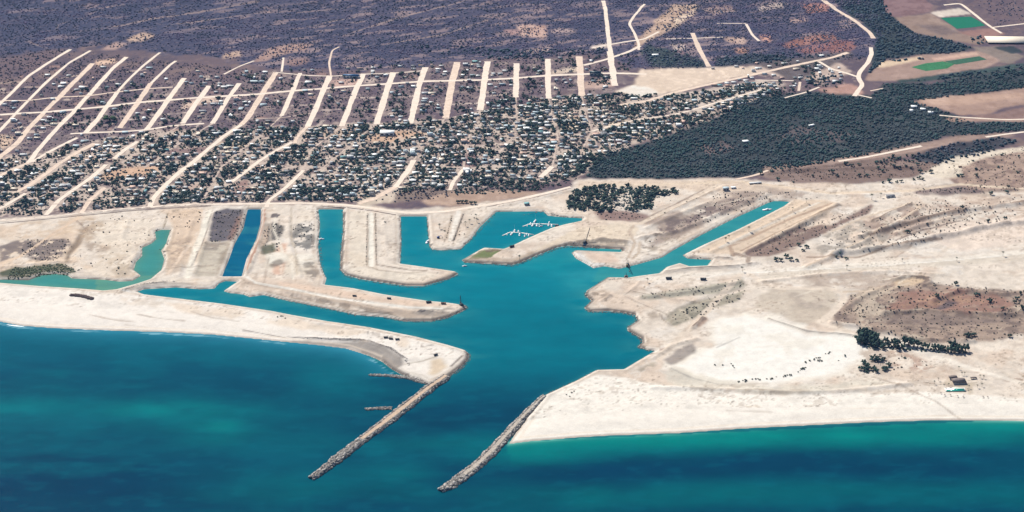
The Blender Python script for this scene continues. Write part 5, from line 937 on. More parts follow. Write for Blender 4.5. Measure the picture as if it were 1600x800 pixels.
# ------------------------------------------------------------------ houses
RC = {'white': (.74, .74, .72), 'pale grey': (.48, .48, .48), 'blue-grey': (.34, .41, .44), 'cream': (.60, .52, .42), 'pink-tan': (.5, .34, .27), 'teal': (.14, .30, .31), 'dark grey': (.16, .16, .17)}
WC = {'white': (.70, .68, .64), 'cream': (.58, .5, .4), 'grey': (.38, .37, .36), 'ochre': (.5, .36, .22), 'salmon': (.5, .3, .24)}
MR = {k: m_flat('roof_' + k.replace(' ', '_').replace('-', '_'), v, .7, .12, .5, .3) for k, v in RC.items()}
MWL = {k: m_flat('wall_' + k, v, .85, .12, .5, .2) for k, v in WC.items()}
MWIN = m_flat('window_glass', (.03, .04, .05), .15, .2, 1, .5); MDOOR = m_flat('door_paint', (.18, .1, .06), .6, .2, 1, .3)
def HP(kind):
    o = empty('house'); w = MB(); r = MB()
    if kind == 'flat-roofed':
        w.box(-5, 5, -3.5, 3.5, -.6, 3.0); r.box(-5.25, 5.25, -3.75, 3.75, 3.0, 3.25)
        for a in ((-5.2, 5.2, -3.7, -3.5), (-5.2, 5.2, 3.5, 3.7), (-5.2, -5.0, -3.45, 3.45), (5.0, 5.2, -3.45, 3.45)): r.box(*a, 3.252, 3.7)
        r.bar((3, 1.5, 3.25), (3, 1.5, 4.5), .6, .55, 10)
    elif kind == 'gable-roofed': w.box(-5, 5, -3.5, 3.5, -.6, 2.7); w.gable(-4.98, 4.98, -3.5, 3.5, 2.7, 1.4); r.gable(-5.5, 5.5, -4.1, 4.1, 2.72, 1.65)
    elif kind == 'hip-roofed': w.box(-5, 5, -4, 4, -.6, 2.8); r.hip(-5.6, 5.6, -4.6, 4.6, 2.8, 1.8, 3.4)
    elif kind == 'L-shaped':
        w.box(-6, 6, 0, 4, -.6, 3.0); w.box(-6, -1, -4.5, -.003, -.6, 2.8); r.box(-6.2, 6.2, -.2, 4.2, 3.0, 3.3); r.box(-6.2, -.8, -4.7, -.25, 2.8, 3.05); r.box(-.7, 4, -2.2, -.25, 2.4, 2.5)
        w.bar((3.8, -2, -.6), (3.8, -2, 2.4), .1)
    elif kind == 'two-storey':
        w.box(-4.5, 4.5, -3.5, 3.5, -.6, 6.0); w.box(4.5, 7.5, -3, 3, -.6, 3.0); r.box(-4.75, 4.75, -3.75, 3.75, 6.0, 6.3); r.box(4.8, 7.8, -3.2, 3.2, 3.0, 3.2); r.bar((-2, 1, 6.3), (-2, 1, 7.6), .6, .55, 10); w.box(-4.4, 2, -4.6, -3.503, 2.9, 3.1)
    else:  # sheet-roofed shed
        w.box(-4, 4, -3, 3, -.6, 2.4); V = [(-4.5, -3.6, 2.42), (4.5, -3.6, 2.42), (4.5, 3.6, 3.3), (-4.5, 3.6, 3.3), (-4.5, -3.6, 2.55), (4.5, -3.6, 2.55), (4.5, 3.6, 3.43), (-4.5, 3.6, 3.43)]
        r.add(V, [(0, 3, 2, 1), (4, 5, 6, 7), (0, 1, 5, 4), (1, 2, 6, 5), (2, 3, 7, 6), (3, 0, 4, 7)])
        w.bar((-4.3, -3.4, -.5), (-4.3, -3.4, 2.45), .1); w.bar((4.3, -3.4, -.5), (4.3, -3.4, 2.45), .1)
    w.build('wall', MWL['white'], o); r.build('roof', MR['white'], o)
    yf = {'hip-roofed': -4, 'L-shaped': -4.5, 'sheet-roofed': -3}.get(kind, -3.5)
    xd = -4.2 if kind == 'L-shaped' else -.5
    d = MB(); d.box(xd, xd + 1, yf - .06, yf - .004, -.3, 2.1); d.build('door', MDOOR, o)
    for xx in ((-2.9,) if kind == 'L-shaped' else (-3.3, 1.8)): b = MB(); b.box(xx, xx + 1.5, yf - .05, yf - .004, .9, 2.0); b.build('window', MWIN, o)
    return o
KINDS = ['flat-roofed', 'gable-roofed', 'hip-roofed', 'L-shaped', 'two-storey', 'sheet-roofed']
houses = []
ax = np.array([math.cos(th), -math.sin(th)]); ay = np.array([math.sin(th), math.cos(th)])
org = np.array(at(700, 240)[:2]); gu, gv = np.meshgrid(np.arange(-1500, 1300, 16.5), np.arange(-330, 900, 21))
Pq = org + gu.ravel()[:, None] * ax + gv.ravel()[:, None] * ay + (rng.random((gu.size, 2)) - .5) * np.array([9, 10])
TL = wpts([(-80, 345), (0, 338), (250, 322), (400, 314), (560, 312), (640, 296), (700, 294), (850, 282), (905, 272), (918, 250), (960, 232), (1040, 208), (1090, 192), (1150, 170), (1215, 142), (1215, 120), (1060, 150), (960, 145), (905, 150), (800, 152), (700, 185), (480, 198), (230, 206), (50, 240), (-80, 262)])
TU = wpts([(-60, 200), (60, 120), (140, 90), (260, 110), (430, 112), (720, 98), (905, 90), (960, 95), (960, 140), (905, 150), (700, 185), (480, 198), (230, 204), (50, 240), (-60, 260)]); TR = wpts([(1080, 112), (1190, 98), (1290, 96), (1330, 105), (1320, 130), (1230, 140), (1100, 150)])
iL, iU, iR = (inpoly(Pq[:, 0], Pq[:, 1], T_) for T_ in (TL, TU, TR)); hn = fbm(Pq[:, 0], Pq[:, 1], 70, 3, 71.)
pxs = proj(Pq[:, 0], Pq[:, 1])[0]
pr = np.where(iL, .42 + .6 * st(hn, .38, .62), np.where(iU, .45 * st(hn, .48, .62) + .09, np.where(iR, .5, 0))) * np.where(pxs < 200, .75, 1)
ok = (rng.random(len(Pq)) < pr) & ~on_street(Pq[:, 0], Pq[:, 1]); Pq = Pq[ok]; Pq = clear_of(Pq, LOTS)
for x, y in Pq:
    k = KINDS[rng.choice(6, p=[.42, .12, .08, .16, .10, .12])]; rc = list(RC)[rng.choice(7, p=[.26, .24, .20, .12, .08, .02, .08])]; wc = list(WC)[rng.choice(5, p=[.5, .2, .14, .08, .08])]
    s = .75 + .8 * rng.random() ** 1.8; houses.append(dict(x=x, y=y, k=k, rc=rc, wc=wc, s=s, sy=.62 + .38 * rng.random(), rz=-th + (rng.random() - .5) * .25 + (math.pi / 2 if rng.random() < .1 else 0), big=s * (1.3 if k == 'two-storey' else 1) / math.hypot(y, H)))
houses.sort(key=lambda h: -h['big']); print('houses', len(houses))
HI = houses[:292]; HR = houses[292:]
HM = [('the blue canal head', 398, 320), ('the tan ball field', 610, 212), ('the widest street foot', 637, 270), ('the brown shore road lot', 740, 300), ('the street above the marina', 853, 268), ('the tan lot in the left town', 205, 268), ('the long fallow field', 290, 236), ('the large sand lot', 1050, 125), ('the woodland edge', 930, 250), ('the long diagonal street foot', 240, 308), ('the shore road dark hedge', 520, 290), ('the mid town street crossing', 404, 252), ('the pink shore road clearing', 304, 294), ('the sandy verge', 580, 305),
      ('the leftmost diagonal street', 22, 302), ('the street mouth at far left', 80, 330), ('the great round tree', 172, 195), ('the sand road by the woodland', 1097, 140), ('the ploughed lot', 715, 234), ('the small sand lot', 895, 195), ('the pale lot near the woodland', 965, 195), ('the tall street tree row', 800, 250), ('the tallest street end', 696, 186), ('the street end at centre left', 480, 200), ('the red roofed school yard', 540, 210), ('the valley road junction', 1335, 115), ('the market street top', 755, 175), ('the hill track foot', 956, 120), ('the middle canal head', 516, 318), ('the lane to the brown lot', 712, 278)]
HM = [m for m in HM if 'school' not in m[0] and 'market' not in m[0] and 'tall street' not in m[0]]
for h in HI: h['look'] = f"{'big' if h['s'] > 1.02 else 'small'} {h['rc']} {h['k']} house" if h['k'] != 'two-storey' else f"{h['rc']} roofed two-storey house"
place_labels(HI, HM)
HPR = {k: HP(k) for k in KINDS}
for h in HI:
    o = copy_tree(HPR[h['k']]); o.name = 'house'; o.location = (h['x'], h['y'], zone_z(h['x'], h['y']) + .1); o.rotation_euler = (0, 0, h['rz']); o.scale = (h['s'], h['s'] * h['sy'], .9 + .2 * rng.random())
    tag(o, h['label'], 'house', 'houses of the town')
    for ch in o.children:
        if ch.name.startswith(('roof', 'wall')):
            ch.material_slots[0].link = 'OBJECT'; ch.material_slots[0].material = MR[h['rc']] if ch.name.startswith('roof') else MWL[h['wc']]
# the remaining, smallest houses as one mass
V_ = []; F_ = []; C_ = []; n0 = 0
for h in HR:
    for ch in HPR[h['k']].children:
        if not ch.name.startswith(('roof', 'wall')): continue
        me = ch.data; v = np.zeros(len(me.vertices) * 3, np.float32); me.vertices.foreach_get('co', v); v = v.reshape(-1, 3) * np.array([h['s'], h['s'] * h['sy'], 1.])
        f = np.zeros(len(me.polygons) * 3, np.int32); me.polygons.foreach_get('vertices', f)
        c, s = math.cos(h['rz']), math.sin(h['rz']); V_.append(np.stack([v[:, 0] * c - v[:, 1] * s + h['x'], v[:, 0] * s + v[:, 1] * c + h['y'], v[:, 2] + GZ + .1], 1)); F_.append(f.reshape(-1, 3) + n0); n0 += len(v)
        C_.append(np.tile(RC[h['rc']] if ch.name.startswith('roof') else WC[h['wc']], (len(v), 1)))
o = add_mesh('town_houses', np.concatenate(V_), np.concatenate(F_), MBLD, False, np.concatenate(C_)); tag(o, kind='stuff')
for o in HPR.values(): kill(o)

# ------------------------------------------------------------------ single buildings
def pin(px, py): x, y, _ = at(px, py); return (x, y, zone_z(x, y))
def building(px, py, w, d, h, roof, wall, label, rz=0.0, name='building', kind='flat', nwin=3, cat='building'):
    o = empty(name, pin(px, py), rz); m = MB(); m.box(-w / 2, w / 2, -d / 2, d / 2, -.5, h); m.build('wall', MWL[wall], o)
    r = MB()
    if kind == 'flat': r.box(-w / 2 - .4, w / 2 + .4, -d / 2 - .4, d / 2 + .4, h, h + .35)
    else: r.gable(-w / 2 - .6, w / 2 + .6, -d / 2 - .6, d / 2 + .6, h, d * .16)
    r.build('roof', roof, o)
    for i in range(nwin):
        x = -w / 2 + (i + .5) * w / nwin; b = MB(); b.box(x - w / nwin * .28, x + w / nwin * .28, -d / 2 - .06, -d / 2 - .004, h * .3, h * .78); b.build('window', MWIN, o)
    b = MB(); b.box(-w / 2 + .2, -w / 2 + 1.3, -d / 2 - .08, -d / 2 - .004, -.3, min(2.2, h * .28 + .4)) if nwin else None
    if nwin: b.build('door', MDOOR, o)
    tag(o, label, cat); return o
BLUE = m_flat('roof_blue', (.02, .10, .22), .5, .1, .5); BLK = m_flat('roof_black_green', (.015, .04, .05), .5, .2, .5)
building(930, 117, 27, 16, 7, BLK, 'grey', 'dark blue-green hall beside the top cross street, left of the sand lot', kind='gable', name='hall')
building(549, 121, 38, 12, 6, BLUE, 'white', 'long blue-roofed warehouse between two wide streets at the top of town', -.04, kind='gable', name='warehouse', nwin=5)
building(605, 210, 32, 18, 7, MR['white'], 'white', 'large white hall at the left end of the tan ball field', -.05, name='hall')
building(402, 129, 34, 8, 4, MR['blue-grey'], 'cream', 'long low blue-grey shed by the top street, left of centre', -.05, name='shed')
building(1134, 297, 12, 9, 6, MR['blue-grey'], 'grey', 'grey-green two-level site office above the end of the long canal', .1, name='site_office', nwin=2)
building(1146, 294, 10, 6, 3, MR['white'], 'white', 'low white cabin right beside the grey-green site office', .1, name='cabin', nwin=2)
building(1180, 287, 26, 5, 2.6, MR['pale grey'], 'cream', 'long low pale shed along the road above the long canal', .15, name='shed')
building(1391, 308, 18, 8, 3.4, MR['dark grey'], 'white', 'dark-roofed house alone on the sandy plain at right', .05, 'house', nwin=2)
building(823, 320, 10, 8, 4, MR['teal'], 'grey', 'small teal-roofed building beside the shore road above the marina', .2, 'house', nwin=2)
building(991, 258, 14, 8, 4, MR['white'], 'cream', 'white house alone inside the woodland edge', .2, 'house', nwin=2) if False else None
building(1165, 222, 13, 9, 3, MR['white'], 'white', 'white house alone in a clearing of the big woodland', .2, 'house', nwin=2)
building(1268, 197, 14, 5, 3, MR['white'], 'white', 'long white shed in the heart of the woodland', .5, 'shed', nwin=0)
for i, (a, b, w) in enumerate(((1428, 168, 14), (1442, 172, 12), (1454, 177, 12), (1424, 174, 8))): building(a, b, w, 8, 3.5, MR['white'], 'white', ['leftmost big white shed beside the brown field in the valley', 'middle white shed beside the brown field in the valley', 'right white shed where the valley field track begins', 'smallest white shed just below the valley shed row'][i], -.2, 'shed', nwin=0)
building(1283, 88, 14, 7, 3, MR['white'], 'white', 'white house by the thin track left of the valley road', .2, 'house', nwin=0)
building(1024, 87, 16, 8, 3, MR['white'], 'white', 'lone white house in the dark trees right of the hill track', .1, 'house', nwin=0)
o = empty('shade_house', pin(1572, 64), -.03); m = MB(); m.box(-52, 60, -26, 26, 3.6, 4.0)
m.build('netting_roof', MR['cream'], o)
for xx in range(-50, 60, 18):
    for yy in (-24, 0, 24): b = MB(); b.bar((xx, yy, -.5), (xx, yy, 3.6), .15); b.build('post', MWL['grey'], o)
tag(o, 'wide flat cream netting shade house over crops at the upper right', 'shade house')
# crop fields
MGF = m_flat('green_crop', (.006, .115, .065), .9, .18, .3, .1); MGF2 = m_flat('pale_green_crop', (.03, .13, .055), .9, .3, .2, .1)
def sheet(name, pts, z, mat):
    Pn = wpts(pts); c = Pn.mean(0); V = [(*c, 0)] + [(*p, 0) for p in Pn]; V = np.array(V); V[:, 2] = zs(V[:, 0], V[:, 1]) + z - .1
    n = len(Pn); V[:, 2] = V[:, 2].max(); return add_mesh(name, V, [(0, i + 1, (i + 1) % n + 1) for i in range(n)], mat)
tag(sheet('crop_field', [(1470, 28), (1492, 27), (1517, 26), (1530, 33), (1540, 40), (1518, 43), (1495, 45)], .3, MGF), kind='structure')
tag(sheet('crop_field', [(1424, 105), (1446, 99), (1473, 96), (1492, 100), (1480, 107), (1447, 111)], .3, MGF2), kind='structure')
tag(sheet('crop_field', [(1476, 96), (1530, 88), (1542, 93), (1494, 101)], .35, m_flat('dark_crop', (.03, .085, .05), .9, .3, .2, .1)), kind='structure')
# ------------------------------------------------------------------ marina: floating docks and boats
MWH = m_flat('white_gelcoat', (.80, .80, .80), .3, .05, 1, .5); MDKB = m_flat('dark_glass', (.03, .04, .06), .2, .1, 1, .5); MWOOD = m_flat('dock_planks', (.62, .60, .56), .8, .1, 1); MSTEEL = m_flat('dark_steel', (.05, .055, .06), .6, .3, 1); MRUST = m_flat('rust_steel', (.20, .10, .06), .8, .3, 1); MYEL = m_flat('yellow_paint', (.55, .34, .04), .5, .15, 1); MTYRE = m_flat('tyre_rubber', (.02, .02, .02), .9, .2, 2); MBLUEP = m_flat('blue_paint', (.03, .06, .22), .5, .15, 1)
def dock(pts, label):
    W0 = [Vector(at(*p, 0)) for p in pts]; o = empty('floating_dock', W0[0]); 
    m = MB()
    for a, b in zip(W0[:-1], W0[1:]):
        d = (b - a).normalized(); n = Vector((-d.y, d.x, 0)) * 1.2; a0, b0 = a - W0[0], b - W0[0]
        m.add([a0 - n + Vector((0, 0, -.3)), b0 - n + Vector((0, 0, -.3)), b0 + n + Vector((0, 0, -.3)), a0 + n + Vector((0, 0, -.3)), a0 - n + Vector((0, 0, .6)), b0 - n + Vector((0, 0, .6)), b0 + n + Vector((0, 0, .6)), a0 + n + Vector((0, 0, .6))], [(0, 3, 2, 1), (4, 5, 6, 7), (0, 1, 5, 4), (1, 2, 6, 5), (2, 3, 7, 6), (3, 0, 4, 7)])
    m.build('walkway', MWOOD, o)
    L_ = sum((b - a).length for a, b in zip(W0[:-1], W0[1:])); k = int(L_ / 14)
    for i in range(1, k):
        t = i / k * (len(W0) - 1); j = int(t); p = W0[j].lerp(W0[j + 1], t - j) - W0[0]; f = MB(); f.box(p.x - .5, p.x + .5, p.y - 9, p.y - 1.3, -.2, .5); f.build('finger', MWOOD, o)
        f = MB(); f.bar((p.x + 1, p.y + 1.6, -2), (p.x + 1, p.y + 1.6, 3), .25); f.build('pile', MWH, o)
    tag(o, label, 'dock')
dock([(785, 368.5), (797, 363), (815, 364), (834, 367)], 'floating white dock nearer the grassy point in the marina'); dock([(817, 354), (828, 350), (846, 350), (872, 351)], 'floating white dock farther back in the marina')
def boat(px, py, L_, rz, label, kind='motor', grp='boats in the marina basin'):
    o = empty('sailboat' if kind == 'sail' else 'motorboat', at(px, py, 0), rz); h = MB(); V = []; n = 7
    for i in range(n):
        t = i / (n - 1); w = L_ * .15 * (1 - max(0, t - .45) ** 2 * 3.2) ; x = (t - .5) * L_; w = max(w, .03)
        V += [(x, -w * .7, -.35), (x, -w, 1.0 + t * .5), (x, w, 1.0 + t * .5), (x, w * .7, -.35)]
    F = [(4 * i + a, 4 * (i + 1) + a, 4 * (i + 1) + b, 4 * i + b) for i in range(n - 1) for a, b in ((0, 1), (1, 2), (2, 3), (3, 0))] + [(0, 1, 2, 3), (4 * n - 1, 4 * n - 2, 4 * n - 3, 4 * n - 4)]
    h.add(V, F); h.build('hull', MWH, o); c = MB(); c.box(-L_ * .22, L_ * .18, -L_ * .09, L_ * .09, 1.1, 2.3, .5, .15); c.build('cabin', MWH, o); w = MB(); w.box(-L_ * .2, L_ * .165, -L_ * .093, L_ * .093, 1.55, 1.95, .15, 0.02); w.build('windscreen', MDKB, o)
    if kind == 'sail':
        m = MB(); m.bar((L_ * .05, 0, 1), (L_ * .05, 0, L_ * 1.15), .12, .08); m.build('mast', MWH, o); m = MB(); m.bar((L_ * .05, 0, 2.8), (-L_ * .35, 0, 2.8), .16); m.build('boom', MWH, o)
    elif L_ > 11: m = MB(); m.box(-L_ * .1, L_ * .06, -L_ * .07, L_ * .07, 3.1, 3.25); m.bar((-L_ * .08, -L_ * .06, 2.2), (-L_ * .08, -L_ * .06, 3.1), .07); m.bar((L_ * .04, L_ * .06, 2.2), (L_ * .04, L_ * .06, 3.1), .07); m.build('flybridge', MWH, o)
    tag(o, label, 'boat', grp)
for i, (a, b, L_, rz, k) in enumerate(((799, 366, 11, 1.4, 'motor'), (804, 361, 12, 1.5, 'sail'), (810, 362, 10, 1.6, 'motor'), (812, 367, 12, 1.5, 'motor'), (820, 369, 9, 1.5, 'motor'), (826, 368, 9, 1.6, 'motor'), (829, 350, 11, 1.5, 'motor'), (836, 346, 14, 1.3, 'sail'), (833, 352, 13, 1.2, 'motor'), (839, 352, 12, 1.5, 'motor'), (845, 354, 8, .3, 'motor'), (857, 352, 10, 1.5, 'motor'), (862, 353, 11, 1.6, 'motor'), (858, 348, 9, 1.5, 'motor'))):
    boat(a, b, L_, rz, ['leftmost motorboat at the nearer dock', 'white sailboat standing behind the nearer dock', 'small motorboat behind the nearer dock, right of the sailboat', 'long motorboat in front of the middle of the nearer dock', 'small motorboat in front of the nearer dock, second from its right end', 'small motorboat nearest the right end of the nearer dock', 'leftmost motorboat at the farther dock', 'tallest sailboat behind the farther dock', 'large slanting motorboat in front of the farther dock', 'long motorboat in front of the farther dock, right of the slanting one', 'tiny motorboat lying crosswise in front of the farther dock', 'motorboat left of two in front of the right end of the farther dock', 'motorboat right of two in front of the right end of the farther dock', 'small motorboat behind the right end of the farther dock'][i], k)
boat(668, 378, 17, 1.35, 'white workboat moored against the left side of the short pier', grp='boats outside the marina docks'); boat(726, 416, 9, .2, 'small motorboat crossing open water below the grassy point', grp='boats outside the marina docks'); boat(1199, 328, 20, .2, 'white boat lying in the head of the long canal', grp='boats outside the marina docks'); boat(502, 374, 12, .1, 'white boat by the left bank of the second canal', grp='boats outside the marina docks')
# ------------------------------------------------------------------ machines
def wheel(m, x, y, r=.55, w=.4): m.bar((x, y - w / 2, r), (x, y + w / 2, r), r, r, 12)
def truck(px, py, rz, label, mat=MSTEEL, s=1.0):
    o = empty('dump_truck', pin(px, py), rz); o.scale = (s,) * 3
    c = MB(); c.box(-3.8, 3.6, -1.0, 1.0, .6, 1.0); c.build('chassis', MSTEEL, o); c = MB(); c.box(1.9, 3.7, -1.2, 1.2, 1.0, 2.9, .15, .1); k = c.build('cab', mat, o); w = MB(); w.box(3.56, 3.72, -1.0, 1.0, 1.9, 2.6); w.build('windscreen', MDKB, k)
    c = MB(); V = [(-3.6, -1.0, 1.0), (1.6, -1.0, 1.0), (1.6, 1.0, 1.0), (-3.6, 1.0, 1.0), (-4.1, -1.3, 2.6), (1.7, -1.3, 2.6), (1.7, 1.3, 2.6), (-4.1, 1.3, 2.6), (-3.5, -1.05, 1.5), (1.5, -1.05, 1.5), (1.5, 1.05, 1.5), (-3.5, 1.05, 1.5)]
    c.add(V, [(0, 3, 2, 1), (0, 1, 5, 4), (1, 2, 6, 5), (2, 3, 7, 6), (3, 0, 4, 7), (4, 5, 9, 8), (5, 6, 10, 9), (6, 7, 11, 10), (7, 4, 8, 11), (8, 9, 10, 11)]); c.build('dump_body', mat, o)
    for x in (-2.8, -1.4, 2.6):
        for y in (-1.0, 1.0): w = MB(); wheel(w, x, y); w.build('wheel', MTYRE, o)
    tag(o, label, 'truck', 'dark trucks on the building sites')
truck(1045, 436, .1, 'dark dump truck on the pale road, nearer the harbour', MSTEEL, 1.5); truck(1099, 437, .0, 'dark dump truck on the pale road, farther right', MSTEEL, 1.5); truck(670, 473, .2, 'dark truck among the site machinery near the long spit tip', MSTEEL, 1.3); truck(608, 467, -.2, 'dark truck alone halfway along the long spit'); truck(681, 555, .6, 'dark truck alone on the wide sandbar end'); truck(603, 528, .1, 'leftmost of three trucks parked on the sandbar', MSTEEL); truck(611, 530, -.2, 'middle of three trucks parked on the sandbar', MSTEEL); truck(621, 531, .2, 'rightmost of three trucks parked on the sandbar', MSTEEL); truck(554, 463, .0, 'dark truck on the left part of the long spit'); truck(862, 385, .3, 'dark truck on the shore edge of the marina peninsula') if False else None
truck(1500, 262, .3, 'truck climbing the sand fan at the valley mouth', MRUST); truck(693, 475, 0, 'rust-coloured truck nearest the tower crane end of the long spit', MRUST, 1.2); truck(870, 352, .4, 'dark truck on the concrete edge above the farther dock', MSTEEL, 1.1); truck(800, 386, .5, 'dark truck near the green lawn of the marina peninsula', MSTEEL, 1.3)
def lattice(m, a, b, w0, w1, n=12, r=.14):
    a = Vector(a); b = Vector(b); d = (b - a).normalized(); u = d.orthogonal().normalized(); v = d.cross(u); pr = None
    for i in range(n + 1):
        t = i / n; c = a.lerp(b, t); w = w0 + (w1 - w0) * t; q = [c + u * w * s1 + v * w * s2 for s1, s2 in ((1, 1), (1, -1), (-1, -1), (-1, 1))]
        if pr:
            for k in range(4): m.bar(pr[k], q[k], r, r, 4); m.bar(pr[k], q[(k + 1) % 4], r * .7, r * .7, 3)
        pr = q
def crawler_crane(px, py, rz, tip, label, s=1.0, bucket=True):
    o = empty('crawler_crane', pin(px, py), rz); o.scale = (s,) * 3
    for y in (-2.4, 2.4): t = MB(); t.box(-3.6, 3.6, y - .55, y + .55, 0, 1.3, .5, 0); t.build('track', MTYRE, o)
    b = MB(); b.box(-4.2, 2.4, -2.0, 2.0, 1.35, 4.0, .2, .1); b.box(-5.2, -4.21, -1.9, 1.9, 1.5, 3.4); b.build('machine_house', MSTEEL, o); c = MB(); c.box(2.42, 4.0, -2.0, -.5, 1.6, 4.1, .2, .1); k = c.build('cab', MYEL, o); w = MB(); w.box(3.9, 4.02, -1.8, -.7, 2.6, 3.7); w.build('windscreen', MDKB, k)
    l = MB(); lattice(l, (2.2, 0, 2.4), tip, .75, .35, 14, .16); l.build('boom', MSTEEL, o)
    g = MB(); g.bar((-3, -1.2, 3.9), (-2.0, -.6, 9), .14); g.bar((-3, 1.2, 3.9), (-2.0, .6, 9), .14); g.bar((-2.0, -.6, 9), (-2.0, .6, 9), .14); g.bar((-2, 0, 9), tip, .07, .07, 4); g.build('gantry', MSTEEL, o)
    h = MB(); z1 = max(tip[2] * .3, 2.0) if bucket else 3; h.bar(tip, (tip[0], tip[1], z1), .06, .06, 4); h.box(tip[0] - .9, tip[0] + .9, tip[1] - .7, tip[1] + .7, z1 - 1.4, z1, .2, .1); h.build('bucket', MRUST, o); tag(o, label, 'crane')
crawler_crane(721, 477, 2.2, (3.6, 0, 19), 'dark lattice-boom crane standing upright at the tip of the long spit'); crawler_crane(914, 380, .95, (22, 4, 22), 'dark lattice-boom crane leaning right over the marina peninsula bank', 1.1); crawler_crane(981, 414, -1.52, (24, 0, 9), 'dark crane with its low boom reaching over the narrow channel', 1.2)
o = empty('dredger', at(978, 433, 0), 1.4); b = MB(); b.box(-7, 7, -3, 3, -.6, 1.0, .5, 0); b.build('pontoon', MRUST, o); b = MB(); b.box(-4, 1, -1.8, 1.8, 1.0, 4, .2, .1); b.build('cabin', MSTEEL, o); b = MB(); b.bar((2, 0, 1), (3, 0, 9), .3); b.bar((3, 0, 9), (9, 0, 0), .2); b.build('ladder_frame', MSTEEL, o); tag(o, 'dark dredger moored below the crane in the narrow channel', 'dredger')
o = empty('barge', at(919, 384, 0), -.1)
b = MB(); b.box(-14, 14, -4, 4, -.6, 1.6, .6, 0); b.build('deck', MSTEEL, o); b = MB(); b.box(-10, -5, -2.5, 2.5, 1.6, 4.4, .2, .1); b.build('cabin', m_flat('blue_grey_paint', (.12, .2, .26), .6, .2, 1), o); b = MB(); b.box(0, 10, -2, 2, 1.6, 2.8, .6, .4); b.build('load', MRUST, o); tag(o, 'dark work barge moored along the bank below the leaning crane', 'barge')
o = empty('excavator', pin(685, 372), .2); o.scale = (1.5,) * 3
for y in (-1.1, 1.1): t = MB(); t.box(-1.9, 1.9, y - .3, y + .3, 0, .8, .3, 0); t.build('track', MTYRE, o)
b = MB(); b.box(-2, 1.2, -1.2, 1.2, .9, 2.2, .1, .1); b.build('machine_house', MBLUEP, o); b = MB(); b.box(.2, 1.5, .25, 1.15, 2.2, 3.1, .2, .05); b.build('cab', MDKB, o); b = MB(); b.bar((1.2, 0, 1.6), (3.6, 0, 4.2), .25, .2); b.bar((3.6, 0, 4.2), (5.2, 0, 1.4), .18, .12); b.build('arm', MBLUEP, o); b = MB(); b.box(4.8, 5.7, -.5, .5, .6, 1.4, .1, .1); b.build('bucket', MSTEEL, o); tag(o, 'blue excavator on the left side of the short pier', 'excavator')
# loose heap of dark brush on the beach
q = np.concatenate([(np.array(at(112 + 31 * t, 461.5 + 5.5 * t * t, 3)[:2]) + (rng.random((40, 2)) - .5) * 7) for t in np.linspace(0, 1, 12)])
o = scatter('brush_heap', MLEAF, I0S, q[:, 0], q[:, 1], zs(q[:, 0], q[:, 1]) - .2, 1.2 + rng.random(len(q)), 1.3 + rng.random(len(q)), rng.random(len(q)) * 6, leafcols(len(q), (.075, .055, .05), .4), rng.integers(0, 5, len(q))); tag(o, 'dark brown curved heap of dry brush lying on the left beach', 'brush heap')
# ------------------------------------------------------------------ palms
MPALM = m_flat('palm_fronds', (.035, .05, .025), .8, .3, 1.5)
def palm_proto():
    o = empty('palm_tree'); t = MB(); t.bar((0, 0, -.3), (.15, .1, 4), .28, .2, 7); t.bar((.15, .1, 3.95), (.3, .1, 7.8), .2, .16, 7); t.build('trunk', MBARK, o); f = MB()
    for k in range(15):
        a = k * 2.4; el = .55 - .07 * (k % 5) * 2.2; p = Vector((.3, .1, 7.8)); d = Vector((math.cos(a) * math.cos(el), math.sin(a) * math.cos(el), math.sin(el))); sd = Vector((-math.sin(a), math.cos(a), 0)); pts = []
        for j in range(5): pts.append((p.copy(), .42 * (1 - j / 5) + .05)); p += d * .85; d.z -= .33; d.normalize()
        for (p0, w0), (p1, w1) in zip(pts[:-1], pts[1:]): f.add([p0 - sd * w0, p1 - sd * w1, p1, p0], [(0, 1, 2, 3)]); f.add([p0, p1, p1 + sd * w1 - Vector((0, 0, .12)), p0 + sd * w0 - Vector((0, 0, .12))], [(0, 1, 2, 3)])
    f.build('crown', MPALM, o); return o
pp0 = palm_proto()
PL = [(1323, 421, 'palm beside the plain road, straight below the rubble field', 1.1), (1410, 409, 'small palm by the plain road, second from left', .8), (1495, 408, 'palm by the plain road, second from right', 1.0), (1567, 400, 'rightmost tall palm beside the plain road', 1.2), (1011, 441, 'reddish palm alone on the pale road by the narrow channel', 1.1), (1170, 363, 'tall palm on the canal-side terrace, middle of the bank', 1.3), (1134, 379, 'left palm of a close pair on the canal-side terrace', 1.2), (1139, 374, 'right palm of a close pair on the canal-side terrace', 1.1), (1260, 318, 'palm at the far end of the canal-side terrace', 1.2), (1238, 331, 'palm beside the far end of the canal water', 1.0), (1362, 312, 'tallest palm left of the dark-roofed lone house', 1.6), (812, 406, 'single palm near the corner of the marina peninsula', 1.2), (744, 341, 'farther palm of a pair at the top right of the short pier', 1.1), (745, 347, 'nearer palm of a pair at the top right of the short pier', 1.1), (727, 353, 'left palm of two beside the short pier road', 1.2), (734, 349, 'right palm of two beside the short pier road', 1.1), (687, 357, 'palm on the left half of the short pier', 1.2), (1160, 424, 'palm at the road junction left of the plain', 1.2), (1376, 308, 'bushy palm just left of the lone dark-roofed house', 1.3), (1040, 297, 'palm beside the right tip of the marina grove', 1.0)]
for i, (a, b, lab, s) in enumerate(PL):
    o = copy_tree(pp0); o.name = 'palm_tree'; o.location = pin(a, b); o.rotation_euler = (0, 0, i * 1.3); o.scale = (s,) * 3; tag(o, lab, 'palm', 'palms planted along the roads and piers')
